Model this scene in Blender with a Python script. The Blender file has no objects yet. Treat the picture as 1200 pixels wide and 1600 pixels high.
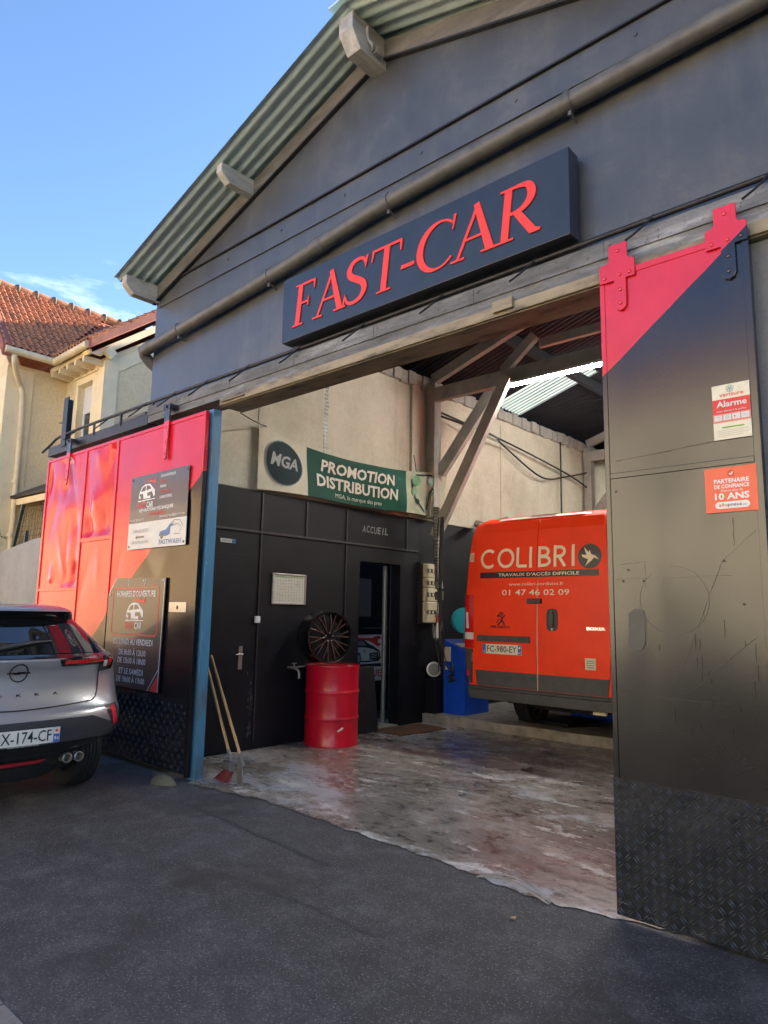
import bpy, bmesh, math, random
from mathutils import Vector, Matrix
from mathutils.geometry import tessellate_polygon
random.seed(7)
SC = bpy.context.scene
COL = SC.collection
R = math.radians

# ------------------------------------------------------------------ camera
yaw, pit, rol = R(42.298), R(8.414), R(1.0225)
fw = Vector((-math.sin(yaw)*math.cos(pit), math.cos(yaw)*math.cos(pit), math.sin(pit)))
r0 = Vector((math.cos(yaw), math.sin(yaw), 0)); u0 = r0.cross(fw)
rt = r0*math.cos(rol) + u0*math.sin(rol); up = u0*math.cos(rol) - r0*math.sin(rol)
cam = bpy.data.objects.new('camera', bpy.data.cameras.new('camera')); COL.objects.link(cam)
cam.matrix_world = Matrix(((rt.x, up.x, -fw.x, 0), (rt.y, up.y, -fw.y, 0), (rt.z, up.z, -fw.z, 1.5), (0, 0, 0, 1)))
cam.data.sensor_fit = 'HORIZONTAL'; cam.data.sensor_width = 36; cam.data.lens = 36*1086.24/1200
cam.data.clip_start = 0.05; cam.data.clip_end = 2000
SC.camera = cam

# ------------------------------------------------------------------ sky, sun, exposure
SUN_EL, SUN_AZ = R(22.5), R(8)          # azimuth from +Y towards +X
sd = Vector((math.sin(SUN_AZ)*math.cos(SUN_EL), math.cos(SUN_AZ)*math.cos(SUN_EL), math.sin(SUN_EL)))
w = bpy.data.worlds.new("World"); SC.world = w; w.use_nodes = True
nt = w.node_tree; nd = nt.nodes; bg = nd['Background']
sky = nd.new('ShaderNodeTexSky'); sky.sky_type = 'NISHITA'; sky.sun_disc = False
sky.sun_elevation = SUN_EL; sky.sun_rotation = SUN_AZ; sky.air_density = 1.0; sky.dust_density = 0.2; sky.ozone_density = 3.0; sky.altitude = 2500
tc = nd.new('ShaderNodeTexCoord')
mp = nd.new('ShaderNodeMapping'); mp.inputs['Scale'].default_value = (2.2, 2.2, 9.0); mp.inputs['Rotation'].default_value = (0.1, 0.25, 0.3)
nz = nd.new('ShaderNodeTexNoise'); nz.inputs['Scale'].default_value = 2.4; nz.inputs['Detail'].default_value = 9; nz.inputs['Roughness'].default_value = 0.62
rp = nd.new('ShaderNodeValToRGB'); rp.color_ramp.elements[0].position = 0.60; rp.color_ramp.elements[1].position = 0.95
sx = nd.new('ShaderNodeSeparateXYZ'); mr = nd.new('ShaderNodeMapRange')
mr.inputs['From Min'].default_value = 0.46; mr.inputs['From Max'].default_value = 0.33
mu = nd.new('ShaderNodeMath'); mu.operation = 'MULTIPLY'
mx = nd.new('ShaderNodeMixRGB'); mx.inputs['Color2'].default_value = (7.5, 8.0, 8.6, 1)
L = nt.links
L.new(tc.outputs['Generated'], mp.inputs['Vector']); L.new(mp.outputs['Vector'], nz.inputs['Vector']); L.new(nz.outputs['Fac'], rp.inputs['Fac'])
L.new(tc.outputs['Generated'], sx.inputs['Vector']); L.new(sx.outputs['Z'], mr.inputs['Value'])
L.new(rp.outputs['Color'], mu.inputs[0]); L.new(mr.outputs['Result'], mu.inputs[1])
L.new(mu.outputs[0], mx.inputs['Fac']); L.new(sky.outputs['Color'], mx.inputs['Color1']); L.new(mx.outputs['Color'], bg.inputs['Color'])
bg.inputs["Strength"].default_value = 0.10
sl = bpy.data.lights.new('sun', 'SUN'); sl.energy = 5.0; sl.angle = R(0.5); sl.color = (1.0, 0.90, 0.74)
so = bpy.data.objects.new('sun', sl); COL.objects.link(so); so.rotation_euler = sd.to_track_quat('Z', 'Y').to_euler()
SC.view_settings.view_transform = 'Standard'; SC.view_settings.look = 'None'
SC.view_settings.exposure = 2.2; SC.view_settings.gamma = 1.0
SC.render.engine = 'CYCLES'
SC.cycles.use_denoising = True; SC.cycles.max_bounces = 8; SC.cycles.diffuse_bounces = 5
SC.cycles.sample_clamp_indirect = 6.0; SC.cycles.caustics_reflective = False; SC.cycles.caustics_refractive = False

# ------------------------------------------------------------------ materials
def newmat(name):
    m = bpy.data.materials.new(name); m.use_nodes = True
    return m, m.node_tree.nodes, m.node_tree.links, m.node_tree.nodes['Principled BSDF']
def noise(nd, L, scale, detail=6, rough=0.6, stretch=None, vec=None, dist=0.0):
    t = nd.new('ShaderNodeTexCoord'); n = nd.new('ShaderNodeTexNoise')
    n.inputs['Scale'].default_value = scale; n.inputs['Detail'].default_value = detail
    n.inputs['Roughness'].default_value = rough; n.inputs['Distortion'].default_value = dist
    if stretch:
        mpn = nd.new('ShaderNodeMapping'); mpn.inputs['Scale'].default_value = stretch
        L.new(t.outputs['Object'], mpn.inputs['Vector']); L.new(mpn.outputs['Vector'], n.inputs['Vector'])
    else: L.new(t.outputs['Object'], n.inputs['Vector'])
    return n
def ramp(nd, L, src, stops):
    r = nd.new('ShaderNodeValToRGB'); e = r.color_ramp.elements
    while len(e) < len(stops): e.new(0.5)
    for k, (p, c) in enumerate(stops):
        e[k].position = p; e[k].color = (*c, 1) if len(c) == 3 else c
    L.new(src, r.inputs['Fac']); return r.outputs['Color']
def mixc(nd, L, fac, a, b, blend='MIX'):
    m = nd.new('ShaderNodeMixRGB'); m.blend_type = blend
    for k, v in (('Fac', fac), ('Color1', a), ('Color2', b)):
        if isinstance(v, (int, float)): m.inputs[k].default_value = v
        elif isinstance(v, tuple): m.inputs[k].default_value = (*v, 1)
        else: L.new(v, m.inputs[k])
    return m.outputs['Color']
def bump(nd, L, bs, h, strength, dist=0.01):
    b = nd.new('ShaderNodeBump'); b.inputs['Strength'].default_value = strength; b.inputs['Distance'].default_value = dist
    L.new(h, b.inputs['Height']); L.new(b.outputs['Normal'], bs.inputs['Normal']); return b
def mat(name, col, rough=0.6, metal=0.0, var=0.0, vs=4.0, dark=None, bmp=0.0, bs_=30.0, spec=0.5, coat=0.0, stretch=None, rv=0.0, trans=0.0, bd=0.01):
    m, nd, L, b = newmat(name)
    b.inputs['Base Color'].default_value = (*col, 1); b.inputs['Roughness'].default_value = rough
    b.inputs['Metallic'].default_value = metal; b.inputs['Specular IOR Level'].default_value = spec
    b.inputs['Coat Weight'].default_value = coat; b.inputs['Coat Roughness'].default_value = 0.06
    b.inputs['Transmission Weight'].default_value = trans
    if var:
        n = noise(nd, L, vs, 8, 0.65, stretch)
        d = dark or tuple(c*(1-var) for c in col); l = tuple(min(1, c*(1+var*0.6)) for c in col)
        L.new(ramp(nd, L, n.outputs['Fac'], [(0.3, d), (0.5, col), (0.72, l)]), b.inputs['Base Color'])
        if rv: L.new(ramp(nd, L, n.outputs['Fac'], [(0.3, (rough-rv,)*3), (0.7, (min(1, rough+rv),)*3)]), b.inputs['Roughness'])
    if bmp:
        n2 = noise(nd, L, bs_, 6, 0.6, stretch); bump(nd, L, b, n2.outputs['Fac'], bmp, bd)
    return m
def emit(name, col, s):
    m, nd, L, b = newmat(name); b.inputs['Emission Color'].default_value = (*col, 1); b.inputs['Emission Strength'].default_value = s
    return m
M = {}
def facade_mat():
    m, nd, L, b = newmat('facade_paint')
    n = noise(nd, L, 1.1, 9, 0.7); s = noise(nd, L, 5, 8, 0.7, (1, 1, 0.12)); f = noise(nd, L, 160, 2, 0.5); g = noise(nd, L, 26, 9, 0.75)
    c = ramp(nd, L, n.outputs['Fac'], [(0.3, (0.048, 0.050, 0.055)), (0.52, (0.076, 0.078, 0.081)), (0.68, (0.125, 0.122, 0.116))])
    c = mixc(nd, L, ramp(nd, L, s.outputs['Fac'], [(0.52, (0, 0, 0)), (0.75, (0.35, 0.35, 0.35))]), c, (0.17, 0.165, 0.155))
    c = mixc(nd, L, ramp(nd, L, g.outputs['Fac'], [(0.70, (0, 0, 0)), (0.74, (0.7, 0.7, 0.7))]), c, (0.26, 0.25, 0.23))
    L.new(c, b.inputs['Base Color'])
    L.new(ramp(nd, L, n.outputs['Fac'], [(0.3, (0.26,)*3), (0.7, (0.40,)*3)]), b.inputs['Roughness']); b.inputs['Specular IOR Level'].default_value = 0.75
    a = nd.new('ShaderNodeMath'); a.operation = 'ADD'; L.new(f.outputs['Fac'], a.inputs[0]); L.new(g.outputs['Fac'], a.inputs[1])
    bump(nd, L, b, a.outputs[0], 0.25, 0.004); return m
def two_tone(name, slope, x0, z0, ox, base_black, flip=False, ra=0.2, rb=0.32, spc=0.75):
    # red paint above a diagonal masking line, black below it
    m, nd, L, b = newmat(name)
    t = nd.new('ShaderNodeTexCoord'); s = nd.new('ShaderNodeSeparateXYZ'); L.new(t.outputs['Object'], s.inputs['Vector'])
    a = nd.new('ShaderNodeMath'); a.operation = 'MULTIPLY_ADD'; a.inputs[1].default_value = -slope; L.new(s.outputs['X'], a.inputs[0]); L.new(s.outputs['Z'], a.inputs[2])
    wob = noise(nd, L, 6, 4, 0.6); wb = nd.new('ShaderNodeMath'); wb.operation = 'MULTIPLY_ADD'; wb.inputs[1].default_value = 0.016
    L.new(wob.outputs['Fac'], wb.inputs[0]); L.new(a.outputs[0], wb.inputs[2])
    g = nd.new('ShaderNodeMath'); g.operation = 'GREATER_THAN'; g.inputs[1].default_value = z0 - slope*(x0-ox) + 0.008; L.new(wb.outputs[0], g.inputs[0])
    n = noise(nd, L, 2.2, 8, 0.7); n2 = noise(nd, L, 18, 8, 0.8); st = noise(nd, L, 7, 7, 0.7, (1, 1, 0.1))
    red = ramp(nd, L, n.outputs['Fac'], [(0.3, (0.66, 0.012, 0.026)), (0.7, (0.80, 0.022, 0.040))])
    red = mixc(nd, L, ramp(nd, L, n2.outputs['Fac'], [(0.70, (0, 0, 0)), (0.76, (0.6,)*3)]), red, (0.25, 0.02, 0.03))
    blk = ramp(nd, L, n.outputs['Fac'], [(0.3, tuple(c*0.8 for c in base_black)), (0.7, tuple(c*1.35 for c in base_black))])
    blk = mixc(nd, L, ramp(nd, L, st.outputs['Fac'], [(0.55, (0, 0, 0)), (0.72, (0.4,)*3)]), blk, tuple(c*1.9 for c in base_black))
    blk = mixc(nd, L, ramp(nd, L, n2.outputs['Fac'], [(0.71, (0, 0, 0)), (0.75, (0.5,)*3)]), blk, (0.16, 0.155, 0.15))
    c = mixc(nd, L, g.outputs[0], red if flip else blk, blk if flip else red)
    L.new(c, b.inputs['Base Color'])
    L.new(ramp(nd, L, n.outputs['Fac'], [(0.3, (ra,)*3), (0.7, (rb,)*3)]), b.inputs['Roughness'])
    b.inputs['Specular IOR Level'].default_value = spc
    b.inputs['Coat Weight'].default_value = 0.0
    w_ = noise(nd, L, 90, 4, 0.6, (1, 1, 0.35)); bump(nd, L, b, w_.outputs['Fac'], 0.09, 0.003)
    return m
def lintel_mat():
    m, nd, L, b = newmat('weathered_lintel')
    n = noise(nd, L, 3, 10, 0.75, (0.35, 1, 2.0)); g = noise(nd, L, 14, 10, 0.8, (0.5, 1, 1.6)); k = noise(nd, L, 40, 6, 0.7)
    c = ramp(nd, L, n.outputs['Fac'], [(0.28, (0.055, 0.054, 0.053)), (0.45, (0.12, 0.122, 0.124)), (0.57, (0.20, 0.205, 0.21)), (0.68, (0.40, 0.41, 0.42))])
    c = mixc(nd, L, ramp(nd, L, g.outputs['Fac'], [(0.58, (0, 0, 0)), (0.66, (0.7,)*3)]), c, (0.27, 0.22, 0.14))
    c = mixc(nd, L, ramp(nd, L, k.outputs['Fac'], [(0.60, (0, 0, 0)), (0.66, (0.8,)*3)]), c, (0.035, 0.035, 0.035))
    L.new(c, b.inputs['Base Color']); b.inputs['Roughness'].default_value = 0.7
    bump(nd, L, b, g.outputs['Fac'], 0.35, 0.01); return m
def asphalt_mat(name, c0, c1, seed=0.0):
    m, nd, L, b = newmat(name)
    big = noise(nd, L, 0.55, 9, 0.72); mid = noise(nd, L, 4, 10, 0.8); fine = noise(nd, L, 70, 5, 0.8)
    t = nd.new('ShaderNodeTexCoord'); v = nd.new('ShaderNodeTexVoronoi'); v.inputs['Scale'].default_value = 105
    L.new(t.outputs['Object'], v.inputs['Vector'])
    sp = nd.new('ShaderNodeSeparateColor'); L.new(v.outputs['Color'], sp.inputs['Color'])
    c = ramp(nd, L, big.outputs['Fac'], [(0.38, c0), (0.62, c1)])
    c = mixc(nd, L, 0.55, c, ramp(nd, L, mid.outputs['Fac'], [(0.36, tuple(x*0.5 for x in c0)), (0.5, c0), (0.64, tuple(x*1.5 for x in c1))]))
    st = nd.new('ShaderNodeMath'); st.operation = 'GREATER_THAN'; st.inputs[1].default_value = 0.74; L.new(sp.outputs['Red'], st.inputs[0])
    d = nd.new('ShaderNodeMath'); d.operation = 'LESS_THAN'; d.inputs[1].default_value = 0.40; L.new(v.outputs['Distance'], d.inputs[0])
    a = nd.new('ShaderNodeMath'); a.operation = 'MULTIPLY'; L.new(st.outputs[0], a.inputs[0]); L.new(d.outputs[0], a.inputs[1])
    a2 = nd.new('ShaderNodeMath'); a2.operation = 'MULTIPLY'; a2.inputs[1].default_value = 0.75; L.new(a.outputs[0], a2.inputs[0])
    c = mixc(nd, L, a2.outputs[0], c, (0.27, 0.265, 0.26))
    c = mixc(nd, L, 0.75, c, ramp(nd, L, fine.outputs['Fac'], [(0.36, (0.12,)*3), (0.62, (1,)*3)]), 'MULTIPLY')
    oil = noise(nd, L, 1.3, 5, 0.6, None, None, 0.6)
    c = mixc(nd, L, ramp(nd, L, oil.outputs['Fac'], [(0.57, (0, 0, 0)), (0.66, (0.7,)*3)]), c, (0.030, 0.028, 0.026))
    L.new(c, b.inputs['Base Color']); b.inputs['Roughness'].default_value = 0.72
    bump(nd, L, b, fine.outputs['Fac'], 0.8, 0.006); return m
def garage_floor_mat():
    m, nd, L, b = newmat('worn_painted_concrete')
    n1 = noise(nd, L, 1.1, 12, 0.74, (0.8, 1.3, 1)); n2 = noise(nd, L, 2.6, 12, 0.78, (0.6, 1.3, 1)); n3 = noise(nd, L, 1.3, 11, 0.72, (0.8, 1.2, 1)); n4 = noise(nd, L, 9, 10, 0.8, (0.7, 1.3, 1)); n5 = noise(nd, L, 0.75, 12, 0.74, (0.8, 1.1, 1))
    c = ramp(nd, L, n1.outputs['Fac'], [(0.3, (0.10, 0.088, 0.075)), (0.5, (0.25, 0.23, 0.202)), (0.66, (0.46, 0.44, 0.40))])
    c = mixc(nd, L, ramp(nd, L, n4.outputs['Fac'], [(0.37, (0.10,)*3), (0.50, (1,)*3)]), (0.06, 0.05, 0.043), c)
    c = mixc(nd, L, ramp(nd, L, n3.outputs['Fac'], [(0.57, (0, 0, 0)), (0.63, (0.55,)*3)]), c, (0.15, 0.072, 0.050))
    c = mixc(nd, L, ramp(nd, L, n5.outputs['Fac'], [(0.535, (0, 0, 0)), (0.56, (0.7,)*3)]), c, (0.44, 0.47, 0.51))
    c = mixc(nd, L, ramp(nd, L, n2.outputs['Fac'], [(0.565, (0, 0, 0)), (0.58, (0.85,)*3)]), c, (0.60, 0.60, 0.57))
    c = mixc(nd, L, ramp(nd, L, n2.outputs['Fac'], [(0.39, (0.85,)*3), (0.44, (0, 0, 0))]), c, (0.035, 0.032, 0.03))
    L.new(c, b.inputs['Base Color'])
    L.new(ramp(nd, L, n3.outputs['Fac'], [(0.38, (0.12,)*3), (0.62, (0.42,)*3)]), b.inputs['Roughness'])
    bump(nd, L, b, n4.outputs['Fac'], 0.25, 0.006); return m
def wood_mat(name, c0, c1, stretch):
    m, nd, L, b = newmat(name)
    n = noise(nd, L, 9, 9, 0.7, stretch, None, 0.3); k = noise(nd, L, 3, 6, 0.7)
    c = ramp(nd, L, n.outputs['Fac'], [(0.3, c0), (0.7, c1)])
    c = mixc(nd, L, ramp(nd, L, k.outputs['Fac'], [(0.5, (0, 0, 0)), (0.75, (0.5,)*3)]), c, tuple(x*0.6 for x in c0))
    L.new(c, b.inputs['Base Color']); b.inputs['Roughness'].default_value = 0.75
    bump(nd, L, b, n.outputs['Fac'], 0.4, 0.006); return m
def render_wall(name, c0, c1, c2, bs=45, bst=0.5, streak=0.0, stain=(0.1, 0.08, 0.05)):
    m, nd, L, b = newmat(name)
    n = noise(nd, L, 1.0, 8, 0.7); f = noise(nd, L, bs, 5, 0.7); s = noise(nd, L, 3.2, 9, 0.75, (1, 1, 0.13))
    c = ramp(nd, L, n.outputs['Fac'], [(0.3, c0), (0.5, c1), (0.72, c2)])
    c = mixc(nd, L, 0.25, c, ramp(nd, L, f.outputs['Fac'], [(0.35, (0.45,)*3), (0.6, (1,)*3)]), 'MULTIPLY')
    if streak: c = mixc(nd, L, ramp(nd, L, s.outputs['Fac'], [(0.55, (0, 0, 0)), (0.82, (streak,)*3)]), c, stain)
    L.new(c, b.inputs['Base Color']); b.inputs['Roughness'].default_value = 0.85
    bump(nd, L, b, f.outputs['Fac'], bst, 0.012); return m
M['facade'] = facade_mat()
M['lintel'] = lintel_mat()
OX = -3.5
M['door_left'] = two_tone('left_door_paint', 0.80, -5.65, 2.81, OX, (0.010, 0.010, 0.012), False, 0.14, 0.26, 0.42)
M['door_left_hang'] = two_tone('left_hanger_paint', 0.0, 0.0, 3.425, OX, (0.03, 0.03, 0.032), True)
M['door_right'] = two_tone('right_door_paint', 0.786, -1.654, 2.848, OX, (0.010, 0.010, 0.011), False, 0.17, 0.22)
M['asphalt'] = asphalt_mat('asphalt', (0.058, 0.059, 0.066), (0.118, 0.118, 0.126))
M['asphalt2'] = asphalt_mat('asphalt_patch', (0.055, 0.056, 0.062), (0.088, 0.089, 0.096))
M['floor'] = garage_floor_mat()
M['step'] = mat('step_concrete', (0.25, 0.24, 0.22), 0.8, var=0.5, vs=6, bmp=0.6, bs_=25)
M['kerbstone'] = mat('kerb_granite', (0.20, 0.19, 0.185), 0.8, var=0.3, vs=20, bmp=0.4, bs_=90)
M['green_sheet'] = mat('pale_green_corrugated', (0.66, 0.80, 0.75), 0.38, 0.35, var=0.25, vs=5, bmp=0.15, bs_=60, stretch=(0.3, 1, 1))
M['dark_sheet'] = mat('dark_roof_sheet', (0.018, 0.022, 0.032), 0.7, var=0.3, vs=3)  # near-black colour for the roof sheets and purlins inside
M['wood_grey'] = wood_mat('weathered_grey_wood', (0.24, 0.23, 0.21), (0.66, 0.63, 0.56), (1, 0.12, 1))
M['wood_x'] = wood_mat('weathered_barge_wood', (0.085, 0.08, 0.074), (0.22, 0.205, 0.185), (0.12, 1, 1))
M['truss'] = wood_mat('painted_truss_wood', (0.30, 0.285, 0.255), (0.50, 0.475, 0.43), (0.3, 1, 0.3))
M['ochre_opp'] = render_wall('ochre_render', (0.60, 0.38, 0.18), (0.68, 0.45, 0.24), (0.72, 0.50, 0.28), 20, 0.5)
M['tread_bar'] = mat('worn_glint_tread_bar', (0.12, 0.13, 0.15), 0.30, 0.5, var=0.6, vs=9)  # worn steel bars, lightened so the colour also carries their glints
M['tread'] = mat('black_tread_steel', (0.016, 0.018, 0.022), 0.24, 0.0, var=0.4, vs=6, spec=0.6, rv=0.06)
M['black_metal'] = mat('black_painted_metal', (0.028, 0.028, 0.030), 0.45, 0.2, var=0.4, vs=10, bmp=0.1, bs_=60)
M['black_paint'] = mat('matt_black_wall', (0.0065, 0.007, 0.010), 0.55, var=0.5, vs=3, bmp=0.15, bs_=50, spec=0.25)
M['pipe'] = mat('dark_pipe_paint', (0.118, 0.115, 0.11), 0.45, 0.0, var=0.35, vs=8, bmp=0.12, bs_=50)
M['rail'] = mat('greased_rail', (0.30, 0.25, 0.165), 0.55, 0.2, var=0.6, vs=9, dark=(0.05, 0.045, 0.04), bmp=0.3, bs_=40, stretch=(0.3, 1, 1))
M['blue_post'] = mat('blue_painted_steel', (0.060, 0.19, 0.31), 0.42, 0.0, var=0.4, vs=6, dark=(0.075, 0.10, 0.115), bmp=0.15, bs_=40, stretch=(1, 1, 0.3))
M['cream_in'] = render_wall('stained_cream_wall', (0.54, 0.495, 0.37), (0.68, 0.64, 0.51), (0.78, 0.74, 0.61), 30, 0.3, 0.7, (0.22, 0.17, 0.09))
M['grey_wall'] = render_wall('grey_painted_wall', (0.17, 0.175, 0.18), (0.21, 0.215, 0.22), (0.25, 0.255, 0.26), 60, 0.4, 0.2)
M['sign_black'] = mat('sign_black', (0.026, 0.032, 0.045), 0.30, var=0.25, vs=3, coat=0.2)
M['sign_red'] = mat('sign_red', (0.88, 0.050, 0.032), 0.4)
M['white'] = mat('white_print', (0.78, 0.78, 0.76), 0.45)
M['poster_white'] = mat('poster_white', (0.88, 0.88, 0.87), 0.6, spec=0.2)
M['offwhite'] = mat('offwhite_sheet', (0.70, 0.69, 0.65), 0.5, var=0.1, vs=5)
M['red_print'] = mat('red_print', (0.70, 0.03, 0.035), 0.4)
M['blue_print'] = mat('blue_print', (0.03, 0.14, 0.36), 0.4)
M['pblue_print'] = mat('pale_blue_print', (0.28, 0.40, 0.52), 0.4)
M['grey_print'] = mat('grey_print', (0.22, 0.22, 0.22), 0.4)
M['board_grey'] = mat('board_charcoal', (0.058, 0.058, 0.060), 0.35, coat=0.25, var=0.15, vs=3)
M['board_dark'] = mat('board_black', (0.026, 0.026, 0.027), 0.35, coat=0.25)
M['orange_print'] = mat('orange_sticker', (0.82, 0.13, 0.055), 0.42)
M['cream_print'] = mat('cream_sticker', (0.78, 0.74, 0.58), 0.42, var=0.12, vs=18)
M['green_print'] = mat('green_print', (0.25, 0.42, 0.08), 0.45)
M['black_print'] = mat('black_print', (0.012, 0.012, 0.013), 0.4)
M['steel'] = mat('bare_steel', (0.42, 0.40, 0.37), 0.4, 0.8, var=0.3, vs=15)
M['alu'] = mat('brushed_alu', (0.50, 0.49, 0.46), 0.38, 0.7, var=0.12, vs=9)
M['van_red'] = mat('van_orange_red', (0.86, 0.050, 0.012), 0.42, spec=0.22, coat=0.0, var=0.14, vs=2.5, bmp=0.04, bs_=3, bd=0.03)
M['van_plastic'] = mat('van_grey_plastic', (0.055, 0.055, 0.055), 0.6, var=0.35, vs=8, bmp=0.15, bs_=120)
M['rubber'] = mat('tyre_rubber', (0.016, 0.016, 0.017), 0.75, bmp=0.3, bs_=50)
M['tail_red'] = mat('tail_lamp_red', (0.55, 0.010, 0.012), 0.12, coat=1.0)
M['tail_bright'] = mat('reflector_red', (0.85, 0.02, 0.05), 0.2, coat=1.0)
M['tail_clear'] = mat('lamp_clear', (0.60, 0.58, 0.56), 0.15, coat=1.0)
M['car_silver'] = mat('silver_grey_car_paint', (0.42, 0.425, 0.445), 0.30, 0.5, coat=1.0)
M['car_black'] = mat('gloss_black_trim', (0.010, 0.010, 0.011), 0.08, coat=0.6)
M['car_plastic'] = mat('dark_bumper_plastic', (0.035, 0.037, 0.042), 0.45, bmp=0.05, bs_=200)
M['glass_dark'] = mat('dark_tinted_glass', (0.008, 0.009, 0.010), 0.02, spec=0.9)
M['chrome'] = mat('chrome', (0.6, 0.6, 0.6), 0.12, 1.0)
M['plate_white'] = mat('plate_white', (0.74, 0.74, 0.70), 0.35)
M['plate_yellowish'] = mat('plate_dirty_white', (0.70, 0.66, 0.52), 0.4, var=0.08, vs=20)
M['drum_red'] = mat('drum_red_paint', (0.52, 0.003, 0.022), 0.36, coat=0.25, var=0.12, vs=4, dark=(0.42, 0.004, 0.018), bmp=0.06, bs_=8, bd=0.03)
M['rim_black'] = mat('gloss_black_alloy', (0.014, 0.014, 0.015), 0.25, 0.3, coat=0.5)
M['rim_edge'] = mat('bronze_edge_alloy', (0.16, 0.115, 0.085), 0.3, 0.7)
M['broom_wood'] = wood_mat('broom_handle_wood', (0.34, 0.20, 0.085), (0.52, 0.34, 0.16), (1, 1, 0.15))
M['bristle'] = mat('red_bristles', (0.20, 0.03, 0.03), 0.8, var=0.5, vs=60)
M['mat_brown'] = mat('brown_coir_mat', (0.13, 0.062, 0.030), 0.95, var=0.4, vs=14, bmp=0.8, bs_=220)
M['blue_machine'] = mat('blue_machine_paint', (0.006, 0.070, 0.55), 0.35, coat=0.3, var=0.25, vs=3)
M['teal'] = mat('teal_plastic', (0.012, 0.30, 0.40), 0.4)
M['fuse_cream'] = mat('aged_cream_plastic', (0.60, 0.54, 0.38), 0.45, var=0.15, vs=10)
M['duct'] = mat('flexible_duct', (0.25, 0.24, 0.22), 0.55, 0.4, var=0.3, vs=10)
M['cable'] = mat('black_cable', (0.015, 0.015, 0.016), 0.5)
M['banner_white'] = mat('aged_banner_vinyl', (0.66, 0.62, 0.49), 0.6, var=0.15, vs=3, bmp=0.2, bs_=5, bd=0.03, spec=0.2)
M['banner_green'] = mat('banner_green', (0.010, 0.075, 0.050), 0.6, spec=0.15, var=0.3, vs=1.5, bmp=0.2, bs_=5, bd=0.03)
M['banner_dark'] = mat('banner_navy_disc', (0.008, 0.026, 0.030), 0.6, spec=0.15, var=0.5, vs=3)
M['banner_grey'] = mat('banner_grey_letter', (0.20, 0.22, 0.22), 0.45)
M['banner_letter'] = mat('banner_cream_letter', (0.66, 0.62, 0.52), 0.5)
M['banner_leaf'] = mat('banner_green_pulley', (0.10, 0.28, 0.12), 0.45, var=0.5, vs=25)
M['stone'] = mat('mossy_stone', (0.11, 0.11, 0.075), 0.9, var=0.4, vs=12, bmp=0.6, bs_=40)
M['house_wall'] = render_wall('cream_render', (0.76, 0.60, 0.34), (0.84, 0.69, 0.42), (0.88, 0.74, 0.48), 26, 0.9, 0.12, (0.3, 0.25, 0.16))
M['house_trim'] = mat('cream_trim', (0.86, 0.72, 0.45), 0.75, var=0.12, vs=4, bmp=0.15, bs_=40)
M['house_cool'] = render_wall('pale_render', (0.78, 0.60, 0.34), (0.85, 0.68, 0.40), (0.88, 0.72, 0.46), 24, 1.0, 0.1, (0.3, 0.27, 0.2))
M['gutter'] = mat('cream_gutter', (0.78, 0.64, 0.40), 0.5, var=0.15, vs=5)
M['tile'] = mat('terracotta_tile', (0.50, 0.21, 0.10), 0.85, var=0.5, vs=6, dark=(0.20, 0.095, 0.06), bmp=0.3, bs_=50)
M['verge'] = mat('verge_tile', (0.30, 0.095, 0.065), 0.75, var=0.3, vs=4, bmp=0.3, bs_=40)
M['ridge_moss'] = mat('mossy_ridge_mortar', (0.16, 0.13, 0.09), 0.9, var=0.5, vs=9, bmp=0.5, bs_=40)
M['brick_red'] = mat('red_brick_band', (0.36, 0.075, 0.05), 0.8, var=0.25, vs=12, bmp=0.3, bs_=40)
M['win_white'] = mat('white_window_frame', (0.72, 0.72, 0.70), 0.45)
M['win_glass'] = mat('window_glass', (0.04, 0.05, 0.06), 0.05, spec=0.8)
M['yard_concrete'] = render_wall('grey_yard_concrete', (0.30, 0.30, 0.295), (0.38, 0.38, 0.37), (0.46, 0.455, 0.44), 35, 0.5, 0.4, (0.14, 0.14, 0.135))
M['wire'] = mat('rusty_wire', (0.17, 0.14, 0.10), 0.6, 0.3)
M['leaf'] = mat('weed_leaf', (0.065, 0.105, 0.035), 0.6, var=0.5, vs=20)
M['dead_leaf'] = mat('dry_leaf', (0.40, 0.26, 0.12), 0.7)
M['tube'] = emit('lamp_tube_glow', (1.0, 0.97, 0.90), 68.0)
M['paper'] = mat('planning_sheet', (0.66, 0.64, 0.52), 0.6)
M['panel_glass'] = mat('brownish_board', (0.13, 0.10, 0.085), 0.2, coat=0.4)
M['office_tile'] = mat('office_floor_tile', (0.36, 0.335, 0.28), 0.5, var=0.15, vs=6)
M['pink_band'] = mat('salmon_print', (0.72, 0.22, 0.17), 0.42)
M['teal_grey'] = mat('grey_teal_print', (0.32, 0.42, 0.42), 0.42)
M['pale_grey'] = mat('pale_grey_print', (0.50, 0.48, 0.42), 0.42)
M['fence_green'] = mat('green_fence_post', (0.045, 0.075, 0.055), 0.5)
M['house_wall_opp'] = render_wall('sunny_cream_render', (0.74, 0.64, 0.46), (0.80, 0.71, 0.53), (0.84, 0.76, 0.58), 20, 0.5)
M['banner_fade'] = mat('banner_pale_green', (0.42, 0.44, 0.31), 0.6, spec=0.2, var=0.25, vs=2, bmp=0.2, bs_=5, bd=0.03)
M['red_faint'] = mat('faint_red_ink', (0.55, 0.22, 0.17), 0.6)
M['seal_pink'] = mat('pale_door_seal', (0.62, 0.35, 0.27), 0.6)
M['cream_vinyl'] = mat('cream_vinyl', (0.78, 0.68, 0.52), 0.45)
M['plate_blue'] = mat('plate_blue', (0.02, 0.12, 0.50), 0.4)
M['scuff'] = mat('pale_scuff', (0.14, 0.14, 0.14), 0.8, var=0.4, vs=40)
M['tar'] = mat('old_tar', (0.050, 0.048, 0.049), 0.75, var=0.6, vs=30, bmp=0.5, bs_=60)
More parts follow.
